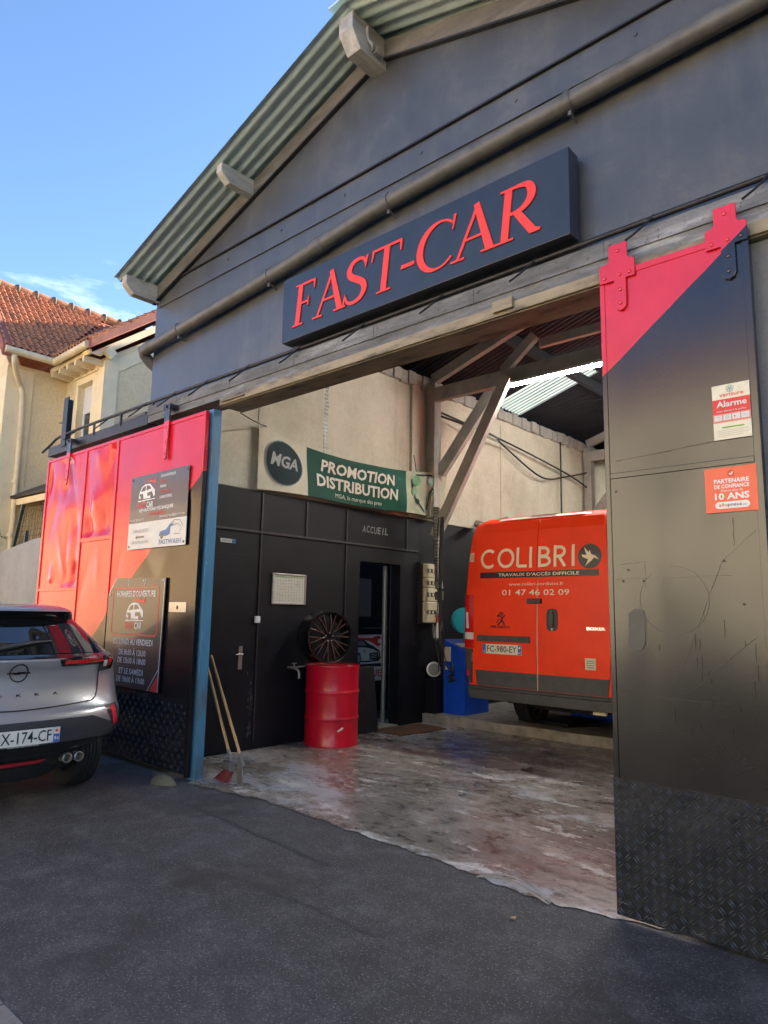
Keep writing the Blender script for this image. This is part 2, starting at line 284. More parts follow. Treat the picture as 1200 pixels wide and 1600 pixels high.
M['pale_patch'] = mat('filler_grey', (0.055, 0.055, 0.053), 0.45, var=0.2, vs=12)
def skylight_mat():
    m, nd, L, b = newmat('translucent_skylight')
    t = nd.new('ShaderNodeBsdfTranslucent'); t.inputs['Color'].default_value = (0.3, 0.33, 0.3, 1)
    n = noise(nd, L, 4, 5, 0.6, (0.3, 1, 1)); L.new(ramp(nd, L, n.outputs['Fac'], [(0.3, (0.17, 0.21, 0.195)), (0.7, (0.25, 0.285, 0.265))]), t.inputs['Color'])
    mx_ = nd.new('ShaderNodeMixShader'); mx_.inputs[0].default_value = 0.15
    L.new(t.outputs[0], mx_.inputs[1]); L.new(b.outputs[0], mx_.inputs[2]); b.inputs['Base Color'].default_value = (0.6, 0.65, 0.62, 1)
    L.new(mx_.outputs[0], nd['Material Output'].inputs['Surface']); return m
M['skylight'] = skylight_mat()

# ------------------------------------------------------------------ mesh helpers
ORG = {}
def FR(o, u, v, n=None):
    o, u, v = Vector(o), Vector(u), Vector(v); n = Vector(n) if n else u.cross(v).normalized()
    return lambda a, b, c=0.0: o + u*a + v*b + n*c
class MB:
    def __init__(s): s.v = []; s.f = []; s.m = []
    def add(s, vs, fs, mi=0):
        k = len(s.v); s.v += [Vector(p) for p in vs]; s.f += [[k+i for i in f] for f in fs]; s.m += [mi]*len(fs); return s
    def obox(s, o, u, v, w, mi=0):
        o, u, v, w = map(Vector, (o, u, v, w))
        p = [o, o+u, o+u+v, o+v, o+w, o+u+w, o+u+v+w, o+v+w]
        f = [(0, 3, 2, 1), (4, 5, 6, 7), (0, 1, 5, 4), (1, 2, 6, 5), (2, 3, 7, 6), (3, 0, 4, 7)]
        if u.cross(v).dot(w) < 0: f = [tuple(reversed(x)) for x in f]
        return s.add(p, f, mi)
    def box(s, x0, y0, z0, x1, y1, z1, mi=0):
        return s.obox((x0, y0, z0), (x1-x0, 0, 0), (0, y1-y0, 0), (0, 0, z1-z0), mi)
    def bar(s, a, b, wd, ht, mi=0, upv=(0, 0, 1)):
        a, b = Vector(a), Vector(b); d = b-a; t = d.normalized(); U = Vector(upv)
        if abs(t.dot(U)) > 0.98: U = Vector((0, 1, 0))
        sd_ = t.cross(U).normalized(); U = sd_.cross(t)
        return s.obox(a - sd_*wd/2 - U*ht/2, d, sd_*wd, U*ht, mi)
    def tube(s, pts, r, n=10, mi=0, caps=True):
        pts = [Vector(p) for p in pts]; rs = r if isinstance(r, (list, tuple)) else [r]*len(pts)
        t0 = (pts[1]-pts[0]).normalized(); ref = Vector((0, 0, 1)) if abs(t0.z) < 0.9 else Vector((1, 0, 0))
        x = t0.cross(ref).normalized(); rings = []
        for i, p in enumerate(pts):
            t = (pts[min(i+1, len(pts)-1)] - pts[max(i-1, 0)]).normalized()
            x = (x - t*x.dot(t)).normalized(); y = t.cross(x)
            rings.append([p + (x*math.cos(a)+y*math.sin(a))*rs[i] for a in [2*math.pi*k/n for k in range(n)]])
        vs = [q for rg in rings for q in rg]; fs = []
        for i in range(len(pts)-1):
            for k in range(n): fs.append((i*n+k, i*n+(k+1) % n, (i+1)*n+(k+1) % n, (i+1)*n+k))
        if caps: fs += [tuple(reversed(range(n))), tuple((len(pts)-1)*n+k for k in range(n))]
        return s.add(vs, fs, mi)
    def lathe(s, prof, o, ax, n=32, mi=0, a0=0, a1=2*math.pi):
        o, ax = Vector(o), Vector(ax).normalized(); ref = Vector((0, 0, 1)) if abs(ax.z) < 0.9 else Vector((1, 0, 0))
        x = ax.cross(ref).normalized(); y = ax.cross(x); vs = []; fs = []; full = abs(a1-a0-2*math.pi) < 1e-6
        m_ = n if full else n+1
        for (r, h) in prof:
            for k in range(m_):
                a = a0+(a1-a0)*k/n; vs.append(o+ax*h+(x*math.cos(a)+y*math.sin(a))*r)
        for i in range(len(prof)-1):
            for k in range(n):
                k2 = (k+1) % m_
                fs.append((i*m_+k, i*m_+k2, (i+1)*m_+k2, (i+1)*m_+k))
        return s.add(vs, fs, mi)
    def poly(s, pts, fr, c0=0.0, c1=None, mi=0):
        tri = tessellate_polygon([[Vector((a, b, 0)) for a, b in pts]])
        n = len(pts); A = sum(pts[i][0]*pts[(i+1) % n][1]-pts[(i+1) % n][0]*pts[i][1] for i in range(n))
        def ori(t):
            a, b, c = [pts[i] for i in t]
            return t if (b[0]-a[0])*(c[1]-a[1])-(c[0]-a[0])*(b[1]-a[1]) > 0 else tuple(reversed(t))
        tri = [ori(tuple(t)) for t in tri]
        if c1 is None: return s.add([fr(a, b, c0) for a, b in pts], tri, mi)
        vs = [fr(a, b, c0) for a, b in pts]+[fr(a, b, c1) for a, b in pts]
        fs = [tuple(reversed(t)) for t in tri]+[tuple(i+n for i in t) for t in tri]
        for i in range(n):
            j = (i+1) % n; fs.append((i, j, n+j, n+i) if A > 0 else (j, i, n+i, n+j))
        return s.add(vs, fs, mi)
    def rect(s, fr, a0, b0, a1, b1, c=0.0, mi=0, nu=1, nv=1):
        vs = [fr(a0+(a1-a0)*i/nu, b0+(b1-b0)*j/nv, c) for j in range(nv+1) for i in range(nu+1)]
        fs = [(j*(nu+1)+i, j*(nu+1)+i+1, (j+1)*(nu+1)+i+1, (j+1)*(nu+1)+i) for j in range(nv) for i in range(nu)]
        return s.add(vs, fs, mi)
    def patch(s, fr, p, c0, c1, mi=0, nu=8, nv=3):
        # bilinear patch on a curved surface, given thickness; p = four (a,b) corners anticlockwise
        def P(i, j):
            u, v = i/nu, j/nv
            return tuple((1-u)*(1-v)*p[0][k]+u*(1-v)*p[1][k]+u*v*p[2][k]+(1-u)*v*p[3][k] for k in (0, 1))
        k = (nu+1)*(nv+1); vs = [fr(*P(i, j), c1) for j in range(nv+1) for i in range(nu+1)]+[fr(*P(i, j), c0) for j in range(nv+1) for i in range(nu+1)]
        I = lambda i, j: j*(nu+1)+i
        fs = [(I(i, j), I(i+1, j), I(i+1, j+1), I(i, j+1)) for j in range(nv) for i in range(nu)]
        for i in range(nu): fs += [(I(i+1, 0), I(i, 0), k+I(i, 0), k+I(i+1, 0)), (I(i, nv), I(i+1, nv), k+I(i+1, nv), k+I(i, nv))]
        for j in range(nv): fs += [(I(0, j), I(0, j+1), k+I(0, j+1), k+I(0, j)), (I(nu, j+1), I(nu, j), k+I(nu, j), k+I(nu, j+1))]
        return s.add(vs, fs, mi)
    def stroke(s, fr, pts, wd, c0, c1=None, mi=0):
        n = len(pts); ws = wd if isinstance(wd, (list, tuple)) else [wd]*n; l = []; r = []
        for i in range(n):
            a, b = pts[max(i-1, 0)], pts[min(i+1, n-1)]; dx, dy = b[0]-a[0], b[1]-a[1]; q = math.hypot(dx, dy) or 1
            nx, ny = -dy/q*ws[i]/2, dx/q*ws[i]/2
            l.append((pts[i][0]+nx, pts[i][1]+ny)); r.append((pts[i][0]-nx, pts[i][1]-ny))
        for i in range(n-1):
            q = [r[i], r[i+1], l[i+1], l[i]]
            if c1 is None: s.add([fr(a, b, c0) for a, b in q], [(0, 1, 2, 3)], mi)
        if c1 is not None:
            vs = []
            for i in range(n): vs += [fr(*r[i], c0), fr(*l[i], c0), fr(*l[i], c1), fr(*r[i], c1)]
            fs = []
            for i in range(n-1):
                b = i*4; fs += [(b+3, b+7, b+6, b+2), (b, b+4, b+7, b+3), (b+2, b+6, b+5, b+1), (b+1, b+5, b+4, b)]
            fs += [(0, 3, 2, 1), ((n-1)*4, (n-1)*4+1, (n-1)*4+2, (n-1)*4+3)]
            s.add(vs, fs, mi)
        return s
    def disc(s, fr, ca, cb, r, c=0.0, mi=0, n=24, ry=None):
        return s.poly([(ca+r*math.cos(2*math.pi*k/n), cb+(ry or r)*math.sin(2*math.pi*k/n)) for k in range(n)], fr, c, None, mi)
    def ring(s, fr, ca, cb, r, wd, c=0.0, mi=0, n=28, a0=0, a1=2*math.pi, ry=None):
        q = (ry or r)/r
        return s.stroke(fr, [(ca+r*math.cos(a0+(a1-a0)*k/n), cb+q*r*math.sin(a0+(a1-a0)*k/n)) for k in range(n+1)], wd, c, None, mi)
    def text(s, fr, body, a, b, h, w=None, al='C', c=0.002, mi=0, bold=0.0, shear=0.0):
        vs, fs, x0, x1 = glyphs(body, bold); k = h/CAP; kx = k if w is None else w/max(1e-6, x1-x0)
        off = {'L': -x0*kx, 'C': -(x0+x1)/2*kx, 'R': -x1*kx}[al]
        return s.add([fr(a+off+x*kx+shear*y*k, b+y*k, c) for x, y in vs], fs, mi)
    def build(s, name, mats, parent=None, org=None, smooth=None, bevel=0.0, bseg=2):
        if parent is not None: org = ORG[parent.name]
        elif org is None:
            xs = [p.x for p in s.v]; ys = [p.y for p in s.v]; zs = [p.z for p in s.v]
            org = Vector(((min(xs)+max(xs))/2, (min(ys)+max(ys))/2, min(zs)))
        org = Vector(org)
        me = bpy.data.meshes.new(name); me.from_pydata([p-org for p in s.v], [], s.f)
        for m_ in (mats if isinstance(mats, (list, tuple)) else [mats]): me.materials.append(M[m_])
        me.polygons.foreach_set('material_index', s.m)
        if smooth is not None:
            me.polygons.foreach_set('use_smooth', [True]*len(me.polygons)); me.set_sharp_from_angle(angle=R(smooth))
        me.update()
        o = bpy.data.objects.new(name, me); COL.objects.link(o)
        if parent is not None: o.parent = parent
        else: o.location = org
        ORG[o.name] = org
        if bevel:
            bv = o.modifiers.new('bevel', 'BEVEL'); bv.width = bevel; bv.segments = bseg; bv.limit_method = 'ANGLE'; bv.angle_limit = R(40)
        return o
_G = {}
def glyphs(body, bold=0.0):
    key = (body, bold)
    if key in _G: return _G[key]
    cu = bpy.data.curves.new('t', 'FONT'); cu.body = body; cu.size = 1.0; cu.resolution_u = 2; cu.offset = bold
    ob = bpy.data.objects.new('t', cu); me = bpy.data.meshes.new_from_object(ob)
    vs = [(v.co.x, v.co.y) for v in me.vertices]; fs = [tuple(p.vertices) for p in me.polygons]
    out = []
    for f in fs:
        A = sum(vs[f[i]][0]*vs[f[(i+1) % len(f)]][1]-vs[f[(i+1) % len(f)]][0]*vs[f[i]][1] for i in range(len(f)))
        out.append(f if A > 0 else tuple(reversed(f)))
    xs = [v[0] for v in vs] or [0, 1]
    bpy.data.objects.remove(ob); bpy.data.curves.remove(cu); bpy.data.meshes.remove(me)
    _G[key] = (vs, out, min(xs), max(xs)); return _G[key]
CAP = max(v[1] for v in glyphs('H')[0])
def tag(o, label=None, cat=None, group=None, kind=None):
    if label: o['label'] = label
    if cat: o['category'] = cat
    if group: o['group'] = group
    if kind: o['kind'] = kind
    return o
def thing(name, loc, label, cat, group=None):
    o = bpy.data.objects.new(name, None); COL.objects.link(o); o.location = loc; o.empty_display_size = 0.2
    ORG[o.name] = Vector(loc); return tag(o, label, cat, group)
def plab(o, label): o['label'] = label; return o
def contour_stack(levels, plan):
    # levels: list of z; plan(z) -> list of (a,b) closed contour, same count; returns verts, faces per band
    vs = []; n = None
    for z in levels:
        p = plan(z); n = len(p); vs += [(a, b, z) for a, b in p]
    fs = []
    for i in range(len(levels)-1):
        for k in range(n): fs.append((i*n+k, i*n+(k+1) % n, (i+1)*n+(k+1) % n, (i+1)*n+k))
    return vs, fs, n
def interp(tab, z):
    if z <= tab[0][0]: return tab[0][1]
    for (a, x), (b, y) in zip(tab, tab[1:]):
        if z <= b: return x+(y-x)*(z-a)/(b-a)
    return tab[-1][1]
def smooth_line(pts, n=4):
    P = [Vector(p) for p in pts]; out = []
    for i in range(len(P)-1):
        p0, p1, p2, p3 = P[max(i-1, 0)], P[i], P[i+1], P[min(i+2, len(P)-1)]
        for k in range(n):
            t = k/n; out.append(0.5*((2*p1)+(p2-p0)*t+(2*p0-5*p1+4*p2-p3)*t*t+(3*p1-p0-3*p2+p3)*t**3))
    return out+[P[-1]]

# ================================================================== SETTING
b = MB(); b.rect(FR((-300, -300, 0), (1, 0, 0), (0, 1, 0)), 0, 0, 600, 600, nu=2, nv=2)
tag(b.build('ground', 'asphalt', org=(0, 0, 0)), kind='structure')
rf_ = random.Random(11); edge = []
for p, q in zip([(-5.72, 3.80), (-5.55, 3.60), (-5.29, 3.63), (-5.0, 3.68), (-4.65, 3.73), (-4.1, 3.70), (-3.52, 3.66), (-3.0, 3.64), (-2.51, 3.60), (-2.2, 3.545), (-1.98, 3.54), (-1.66, 3.60)], [(-5.55, 3.60), (-5.29, 3.63), (-5.0, 3.68), (-4.65, 3.73), (-4.1, 3.70), (-3.52, 3.66), (-3.0, 3.64), (-2.51, 3.60), (-2.2, 3.545), (-1.98, 3.54), (-1.66, 3.60), (-1.3, 3.68)]):
    n_ = max(2, int(math.hypot(q[0]-p[0], q[1]-p[1])/0.035)); edge += [(p[0]+(q[0]-p[0])*k/n_, p[1]+(q[1]-p[1])*k/n_+rf_.uniform(-0.011, 0.011)+0.012*math.sin(9*k/n_+p[0]*5)) for k in range(n_)]
b = MB(); b.poly([(-6.41, 3.96)]+edge+[(-1.3, 3.68), (-0.55, 3.96), (-0.55, 8.2), (-6.41, 8.0)], lambda a, b_, c: Vector((a, b_, 0.006+c)))
tag(b.build('garage_floor', 'floor', org=(-3.5, 3.75, 0)), kind='structure')
# raised concrete step the van stands on, with a slightly crooked chipped front edge
b = MB(); e = [(-6.41, 7.92), (-6.0, 7.94), (-5.5, 7.99), (-5.1, 7.96), (-4.6, 8.0), (-4.1, 7.97), (-3.6, 8.0), (-2.8, 8.0), (-0.55, 8.03), (-0.55, 18.3), (-6.41, 18.3)]
b.poly(e, lambda a, b_, c: Vector((a, b_, c)), 0.0, 0.13)
tag(b.build('raised_floor', 'step', org=(-3.5, 8, 0), bevel=0.02), kind='structure')
b = MB(); x = -40.0
while x < 12:
    b.rect(FR((x, 0.98, 0.004), (1, 0, 0), (0, 1, 0)), 0, 0, 0.99, 0.215); x += 1.0
tag(b.build('kerb', 'kerbstone', org=(0, 1, 0)), kind='structure')
# old tar seams and a scraped repair edge in the asphalt
def seam_line(pts, wd):
    r_ = random.Random(len(pts)*7+int(pts[0][0]*10)); p = smooth_line([(x, y, 0) for x, y in pts], 14)
    b = MB(); b.stroke(lambda a, q, c=0.0: Vector((a, q, 0.0035+c)), [(q.x+r_.uniform(-.02, .02), q.y+r_.uniform(-.02, .02)) for q in p], [wd*r_.uniform(0.08, 0.9) for _ in p], 0.0)
    tag(b.build('tar_seam', 'tar', org=(0, 0, 0)), kind='structure')
seam_line([(-5.0, 3.25), (-4.5, 3.20), (-4.0, 3.16), (-3.55, 3.12), (-3.2, 3.08)], 0.045)
seam_line([(-3.15, 2.60), (-2.85, 2.62), (-2.55, 2.60), (-2.35, 2.62)], 0.016)

# ================================================================== GARAGE
GX, GY = -3.5, 3.75
G = thing('garage_building', (GX, GY, 0), 'dark grey gabled repair garage with wide open doorway under a red-lettered sign', 'garage')
XL, XR, RX = -6.94, -0.06, -3.5
S_ = 0.313
def roofz(x): return 5.10 + S_*(x-XL) if x < RX else 5.10 + S_*(XR-x)
fy = lambda a, b_, c: Vector((a, 3.75-c, b_))        # facade frame: c proud towards the street
# front wall pieces (butted): left pier, right pier, band above the opening, gable
b = MB()
b.box(XL, 3.75, 0, -6.06, 3.97, 3.44); b.box(-1.30, 3.75, 0, XR, 3.97, 3.44)
b.poly([(XL, 3.73), (XR, 3.73), (XR, 5.09), (XL, 5.09)], fy, -0.22, 0.0)
b.poly([(XL, 5.094), (XR, 5.094), (RX, roofz(RX)), ], fy, -0.22, 0.022)
b.build('front_wall', 'facade', G)
b = MB(); b.box(-1.28, 3.742, 0, -0.10, 3.748, 3.43); b.build('pier_render', 'grey_wall', G)
# shallow board band across the facade with bolt heads, and the drip strip over it
b = MB(); b.box(XL+0.05, 3.735, 4.862, XR-0.05, 3.748, 5.075)
bx_ = -6.4
while bx_ < -0.3:
    for dz in (4.985,): b.lathe([(0.0, 0), (0.014, 0), (0.012, 0.008), (0.0, 0.010)], (bx_, 3.735, dz), (0, -1, 0), 8)
    bx_ += 0.83
b.build('facade_band', 'facade', G)
b = MB(); b.box(XL+0.02, 3.712, 5.078, XR-0.02, 3.747, 5.092); b.build('drip_strip', 'black_metal', G)
# side and back walls
b = MB(); b.box(XL, 3.97, 0, -6.601, 5.20, 5.08); b.box(XL, 8.70, 0, -6.601, 18.42, 5.08); b.box(XL, 5.20, 3.06, -6.601, 8.70, 5.08); b.box(-0.40, 3.97, 0, XR, 18.42, 5.08)
b.poly([(XL, 0), (XR, 0), (XR, 5.115), (RX, 6.19), (XL, 5.115)], lambda a, c, d: Vector((a, 18.62-d, c)), 0, 0.2)
# wall around the office door opening is handled by the interior linings below
b.build('outer_wall', 'facade', G)
# lintel: a long weathered beam, ledge angle, lower door rail
b = MB(); b.box(-6.87, 3.70, 3.522, XR, 3.95, 3.715); b.box(-6.87, 3.688, 3.60, XR, 3.699, 3.700)
xx = -6.3
while xx < -0.3:
    b.box(xx, 3.684, 3.595, xx+0.012, 3.688, 3.705); b.lathe([(0, 0), (0.013, 0), (0.0, 0.012)], (xx+0.05, 3.688, 3.67), (0, -1, 0), 8); xx += 0.93
b.build('lintel_beam', 'lintel', G, bevel=0.004)
b = MB(); b.box(-5.50, 3.681, 3.456, XR, 3.6995, 3.520); b.box(-5.50, 3.70, 3.440, XR, 3.95, 3.519); b.box(-5.50, 3.676, 3.446, XR, 3.6995, 3.455)
b.box(-2.40, 3.655, 3.47, -2.25, 3.6805, 3.545); b.box(-5.45, 3.66, 3.470, -5.1, 3.6805, 3.482)
b.build('door_rail', 'rail', G, bevel=0.003)
b = MB(); b.box(-9.47, 3.70, 3.51, -6.88, 3.92, 3.635); b.build('yard_beam', 'black_metal', G, bevel=0.006)
b = MB(); b.box(-7.66, 3.705, 3.637, -6.95, 3.90, 3.672, 0); b.build('beam_capping', 'lintel', G, bevel=0.006)
b = MB(); b.tube(smooth_line([(-9.66, 3.70, 3.60), (-9.38, 3.70, 3.675), (-9.12, 3.70, 3.735), (-8.2, 3.70, 3.75), (-6.9, 3.70, 3.745), (-3.5, 3.70, 3.742), (XR, 3.70, 3.75)], 3), 0.017, 8)
b.build('ledge_rod', 'black_metal', G, smooth=50)
for px in (-8.16, -7.49, -6.78):
    b = MB(); b.box(px-0.012, 3.69, 3.60, px+0.012, 3.712, 3.75); b.build('rod_post', 'black_metal', G)
b = MB(); b.box(-9.06, 3.685, 3.585, -8.93, 3.70, 4.235); b.box(-9.06, 3.701, 3.585, -9.045, 3.80, 4.235); b.tube([(-9.16, 3.69, 3.92), (-8.98, 3.69, 3.90)], 0.008, 6)
b.build('angle_post', 'black_metal', G)
for sx_ in (-8.55, -7.72, -6.92, -6.33, -5.75, -5.08, -4.36, -3.60, -2.83, -2.1, -1.35, -0.75):
    b = MB(); b.tube([(sx_, 3.69, 3.745), (sx_-0.06, 3.60, 3.64), (sx_-0.10, 3.55, 3.585)], 0.0075, 6); b.tube([(sx_+0.01, 3.70, 3.76), (sx_-0.02, 3.69, 3.735)], 0.013, 6)
    b.build('rod_stay', 'black_metal', G, smooth=50)
# drainpipe with clamps and elbow
P_ = [(-6.90, 3.665, 4.375), (-5.6, 3.665, 4.46), (-4.6, 3.665, 4.535), (-3.32, 3.665, 4.655), (-1.82, 3.665, 4.705), (-0.70, 3.665, 4.735), (XR-0.05, 3.665, 4.75)]
b = MB(); el = [(-6.955, 4.06, 4.10), (-6.985, 3.92, 4.16), (-7.02, 3.79, 4.25), (-7.03, 3.70, 4.325), (-6.98, 3.665, 4.365)]
b.tube(smooth_line(el+P_, 5), 0.062, 16)
dp = b.build('drainpipe', 'pipe', G, smooth=60)
for cx, cz in ((-6.28, 4.418), (-4.79, 4.522), (-3.34, 4.653), (-1.82, 4.705)):
    b = MB(); b.lathe([(0.062, -0.02), (0.068, -0.02), (0.068, 0.02), (0.062, 0.02)], (cx, 3.665, cz), (1, 0, 0.07), 16)
    b.tube([(cx, 3.665, cz-0.066), (cx, 3.75, cz-0.10)], 0.009, 6); b.box(cx-0.012, 3.655, cz-0.098, cx+0.012, 3.675, cz-0.06)
    b.build('pipe_clamp', 'pipe', dp, smooth=40)
for cx, cz in ((-6.87, 4.38), (-4.12, 4.58)):
    b = MB(); b.lathe([(0.062, -0.05), (0.070, -0.05), (0.070, 0.04), (0.063, 0.05)], (cx, 3.665, cz), (1, 0, 0.08), 16); b.build('pipe_collar', 'pipe', dp, smooth=40)
# door post
b = MB(); b.box(-5.715, 3.69, 0, -5.60, 3.705, 3.44); b.box(-5.715, 3.77, 0, -5.60, 3.785, 3.44); b.box(-5.615, 3.7055, 0, -5.60, 3.7695, 3.44); b.box(-5.715, 3.7055, 0, -5.70, 3.7695, 3.44)
b.build('door_post', 'blue_post', G, bevel=0.002)
# roof: corrugated sheets, left slope carries a translucent skylight bay
def corr(name, mat_, side, y0, y1, xs, skip=None, only=None, parent=G, lift=0.0, pitch=0.104, amp=0.017):
    n = max(2, int((y1-y0)/pitch*6)); b = MB(); rows = []
    for j in range(n+1):
        y = y0+(y1-y0)*j/n; dz = amp*math.sin(2*math.pi*(y-3.28)/pitch)
        rows.append([(x, y, roofz(x)+0.035+dz+lift) for x in xs])
    vs = [p for r_ in rows for p in r_]; m_ = len(xs); fs = []
    for j in range(n):
        ym = (rows[j][0][1]+rows[j+1][0][1])/2
        for i in range(m_-1):
            xm = (xs[i]+xs[i+1])/2
            if skip and skip(xm, ym): continue
            if only and not only(xm, ym): continue
            f = (j*m_+i, j*m_+i+1, (j+1)*m_+i+1, (j+1)*m_+i); fs.append(f)
    b.add(vs, fs); return b.build(name, mat_, parent, smooth=60)
SKY = lambda x, y: -6.62 < x < -5.06 and 10.12 < y < 11.02
ov = 0.11
corr('roof_sheet', 'green_sheet', 0, 3.27, 3.78, [XL-ov, -5.2, RX])
corr('roof_sheet', 'green_sheet', 1, 3.27, 3.78, [RX, -1.8, XR+ov])
corr('roof_sheet', 'dark_sheet', 0, 3.785, 18.7, [XL-ov, -6.62, -5.06, RX], skip=SKY)
corr('roof_sheet', 'dark_sheet', 1, 3.785, 18.7, [RX, -1.8, XR+ov])
corr('skylight', 'skylight', 0, 10.12, 11.02, [-6.62, -5.06])
b = MB(); b.bar((RX, 3.25, roofz(RX)+0.06), (RX, 18.7, roofz(RX)+0.06), 0.30, 0.02); b.build('ridge_cap', 'green_sheet', G)
# barge boards against the wall just under the sheets
b = MB()
b.poly([(XL+0.02, roofz(XL+0.02)-0.01), (RX-0.002, roofz(RX)-0.01), (RX-0.002, roofz(RX)-0.17), (XL+0.02, roofz(XL+0.02)-0.17)], fy, 0.024, 0.05)
b.poly([(RX+0.002, roofz(RX)-0.01), (XR-0.02, roofz(XR-0.02)-0.01), (XR-0.02, roofz(XR-0.02)-0.17), (RX+0.002, roofz(RX)-0.17)], fy, 0.024, 0.05)
b.build('barge_board', 'wood_x', G, bevel=0.003)
b = MB()
for sgn in (-1, 1):
    xa, xb = (XL+0.0, RX-0.004) if sgn < 0 else (RX+0.004, XR)
    b.poly([(xa, roofz(xa)-0.176), (xb, roofz(xb)-0.176), (xb, roofz(xb)-0.196), (xa, roofz(xa)-0.196)], fy, 0.024, 0.06)
b.build('barge_bead', 'black_metal', G)
# purlin ends carrying the overhang
def purlin(x, wd=0.085, h=0.20, tip=3.33, drop=0.0):
    t = roofz(x)-0.005-drop; b = MB()
    prof = [(3.745, t), (3.745, t-h), (tip+0.10, t-h), (tip+0.02, t-h*0.62), (tip, t-h*0.5), (tip, t)]
    prof = [(y, z) for y, z in prof]
    b.poly(prof, lambda a, c, d: Vector((x-wd/2+d, a, c)), 0, wd)
    return b.build('purlin', 'wood_grey', G, bevel=0.006)
purlin(XL+0.03, 0.10, 0.19); purlin(-5.19, 0.085, 0.16); purlin(-1.80, 0.085, 0.16); purlin(XR-0.05, 0.10, 0.19)
rp_ = purlin(RX-0.03, 0.15, 0.27)
b = MB(); zt = roofz(RX)-0.06
b.tube(smooth_line([(RX+0.055, 3.50, zt), (RX+0.075, 3.47, zt-0.05), (RX+0.06, 3.50, zt-0.11), (RX+0.085, 3.52, zt-0.16), (RX+0.06, 3.55, zt-0.17)], 4), 0.014, 8); b.box(RX+0.046, 3.56, zt-0.19, RX+0.09, 3.62, zt-0.14)
b.build('hook', 'truss', rp_, smooth=60)

# ---- sliding doors
DY = 3.623
fd = lambda a, b_, c=0.0: Vector((a, DY-c, b_))
def dent_panel(x0, x1, z0, z1, dents, yb=0.012, nu=26, nv=40):
    b = MB()
    def d(x, z):
        v = 0
        for (cx, cz, ax, az, dep, rot) in dents:
            dx, dz = x-cx, z-cz; c, s = math.cos(rot), math.sin(rot); p, q = (dx*c+dz*s)/ax, (-dx*s+dz*c)/az
            v += dep*math.exp(-(abs(p)**1.3+q*q))
        e = min((x-x0), (x1-x), (z-z0), (z1-z)); return v*min(1, max(0, e/0.06))
    vs = [(x0+(x1-x0)*i/nu, DY+yb+d(x0+(x1-x0)*i/nu, z0+(z1-z0)*j/nv), z0+(z1-z0)*j/nv) for j in range(nv+1) for i in range(nu+1)]
    fs = [(j*(nu+1)+i, j*(nu+1)+i+1, (j+1)*(nu+1)+i+1, (j+1)*(nu+1)+i) for j in range(nv) for i in range(nu)]
    return b.add(vs, fs)
def treadplate(x0, x1, z0, z1, pitch, y=DY, size=1.0):
    b = MB(); b.obox((x0, y-0.004, z0), (x1-x0, 0, 0), (0, 0.004, 0), (0, 0, z1-z0))
    nx = int((x1-x0)/pitch); nz_ = int((z1-z0)/pitch)
    for i in range(nx):
        for j in range(nz_):
            cx, cz = x0+(i+0.5)*pitch, z0+(j+0.5)*pitch; sg = 1 if (i+j) % 2 else -1
            for o_ in (-1, 1):
                dx, dz = 0.7071, 0.7071*sg; qx, qz = -dz, dx; l, h = 0.46*pitch*size, 0.085*pitch; o2 = o_*0.15*pitch
                c = Vector((cx+qx*o2, y-0.0041, cz+qz*o2)); D_ = Vector((dx, 0, dz)); Q = Vector((qx, 0, qz)); N = Vector((0, -1, 0))
                b.add([c-D_*l, c-Q*h, c+D_*l, c+Q*h, c-D_*l*0.6+N*0.006, c+D_*l*0.6+N*0.006], [(0, 1, 4), (1, 5, 4), (1, 2, 5), (2, 3, 5), (3, 4, 5), (3, 0, 4)], 1)
    return b
def bolts(b, pts, y, r=0.010):
    for x, z in pts: b.lathe([(r, 0), (r*0.9, 0.006), (0.0, 0.009)], (x, y, z), (0, -1, 0), 8)
# left door (slid open along the yard side), red over black
LD = MB()
X0, X1, ZT = -9.25, -5.63, 3.415
for a0, a1 in ((X0, X0+0.045), (-8.16, -8.115), (-7.385, -7.335), (X1-0.03, X1)): LD.box(a0, DY, 0.03, a1, DY+0.045, ZT)
for a0, a1, z0, z1 in ((X0+0.045, -8.16, ZT-0.035, ZT), (-8.115, -7.385, ZT-0.035, ZT), (-7.335, X1-0.03, ZT-0.035, ZT), (-8.115, -7.385, 2.275, 2.325), (X0+0.045, -8.16, 1.715, 1.755)):
    LD.box(a0, DY+0.0015, z0, a1, DY+0.045, z1)
ld = LD.build('sliding_door', 'door_left', G, bevel=0.003); plab(ld, 'dented red sheet metal sliding door, black in its lower right corner')
rg = random.Random(3)
def rdents(x0, x1, z0, z1, n, dep, a=0.12):
    return [(rg.uniform(x0, x1), rg.uniform(z0, z1), rg.uniform(0.4, 1.0)*a, rg.uniform(0.8, 3.0)*a, rg.uniform(-1, 1)*dep, rg.uniform(-0.5, 0.5)) for _ in range(n)]
for (x0, x1, z0, z1, n, dp_) in ((X0+0.045, -8.16, 1.755, ZT-0.035, 18, 0.030), (X0+0.045, -8.16, 0.05, 1.715, 5, 0.010), (-8.115, -7.385, 2.325, ZT-0.035, 14, 0.026), (-8.115, -7.385, 0.05, 2.275, 6, 0.010), (-7.335, X1-0.03, 0.05, ZT-0.035, 9, 0.007)):
    dd = rdents(x0, x1, z0, z1, n, dp_*1.7, 0.13)
    if x1 > -6: dd += [(-6.55, 1.98, 0.10, 0.22, 0.012, 0.9), (-6.2, 2.0, 0.16, 0.2, -0.012, -0.6)]
    o_ = dent_panel(x0, x1, z0, z1, dd, nu=int((x1-x0)/0.03), nv=int((z1-z0)/0.03)).build('door_panel', 'door_left', ld, smooth=80)
b = treadplate(-7.33, X1-0.031, 0.06, 0.70, 0.055, DY+0.010); b.build('tread_plate', ['tread', 'tread'], ld)
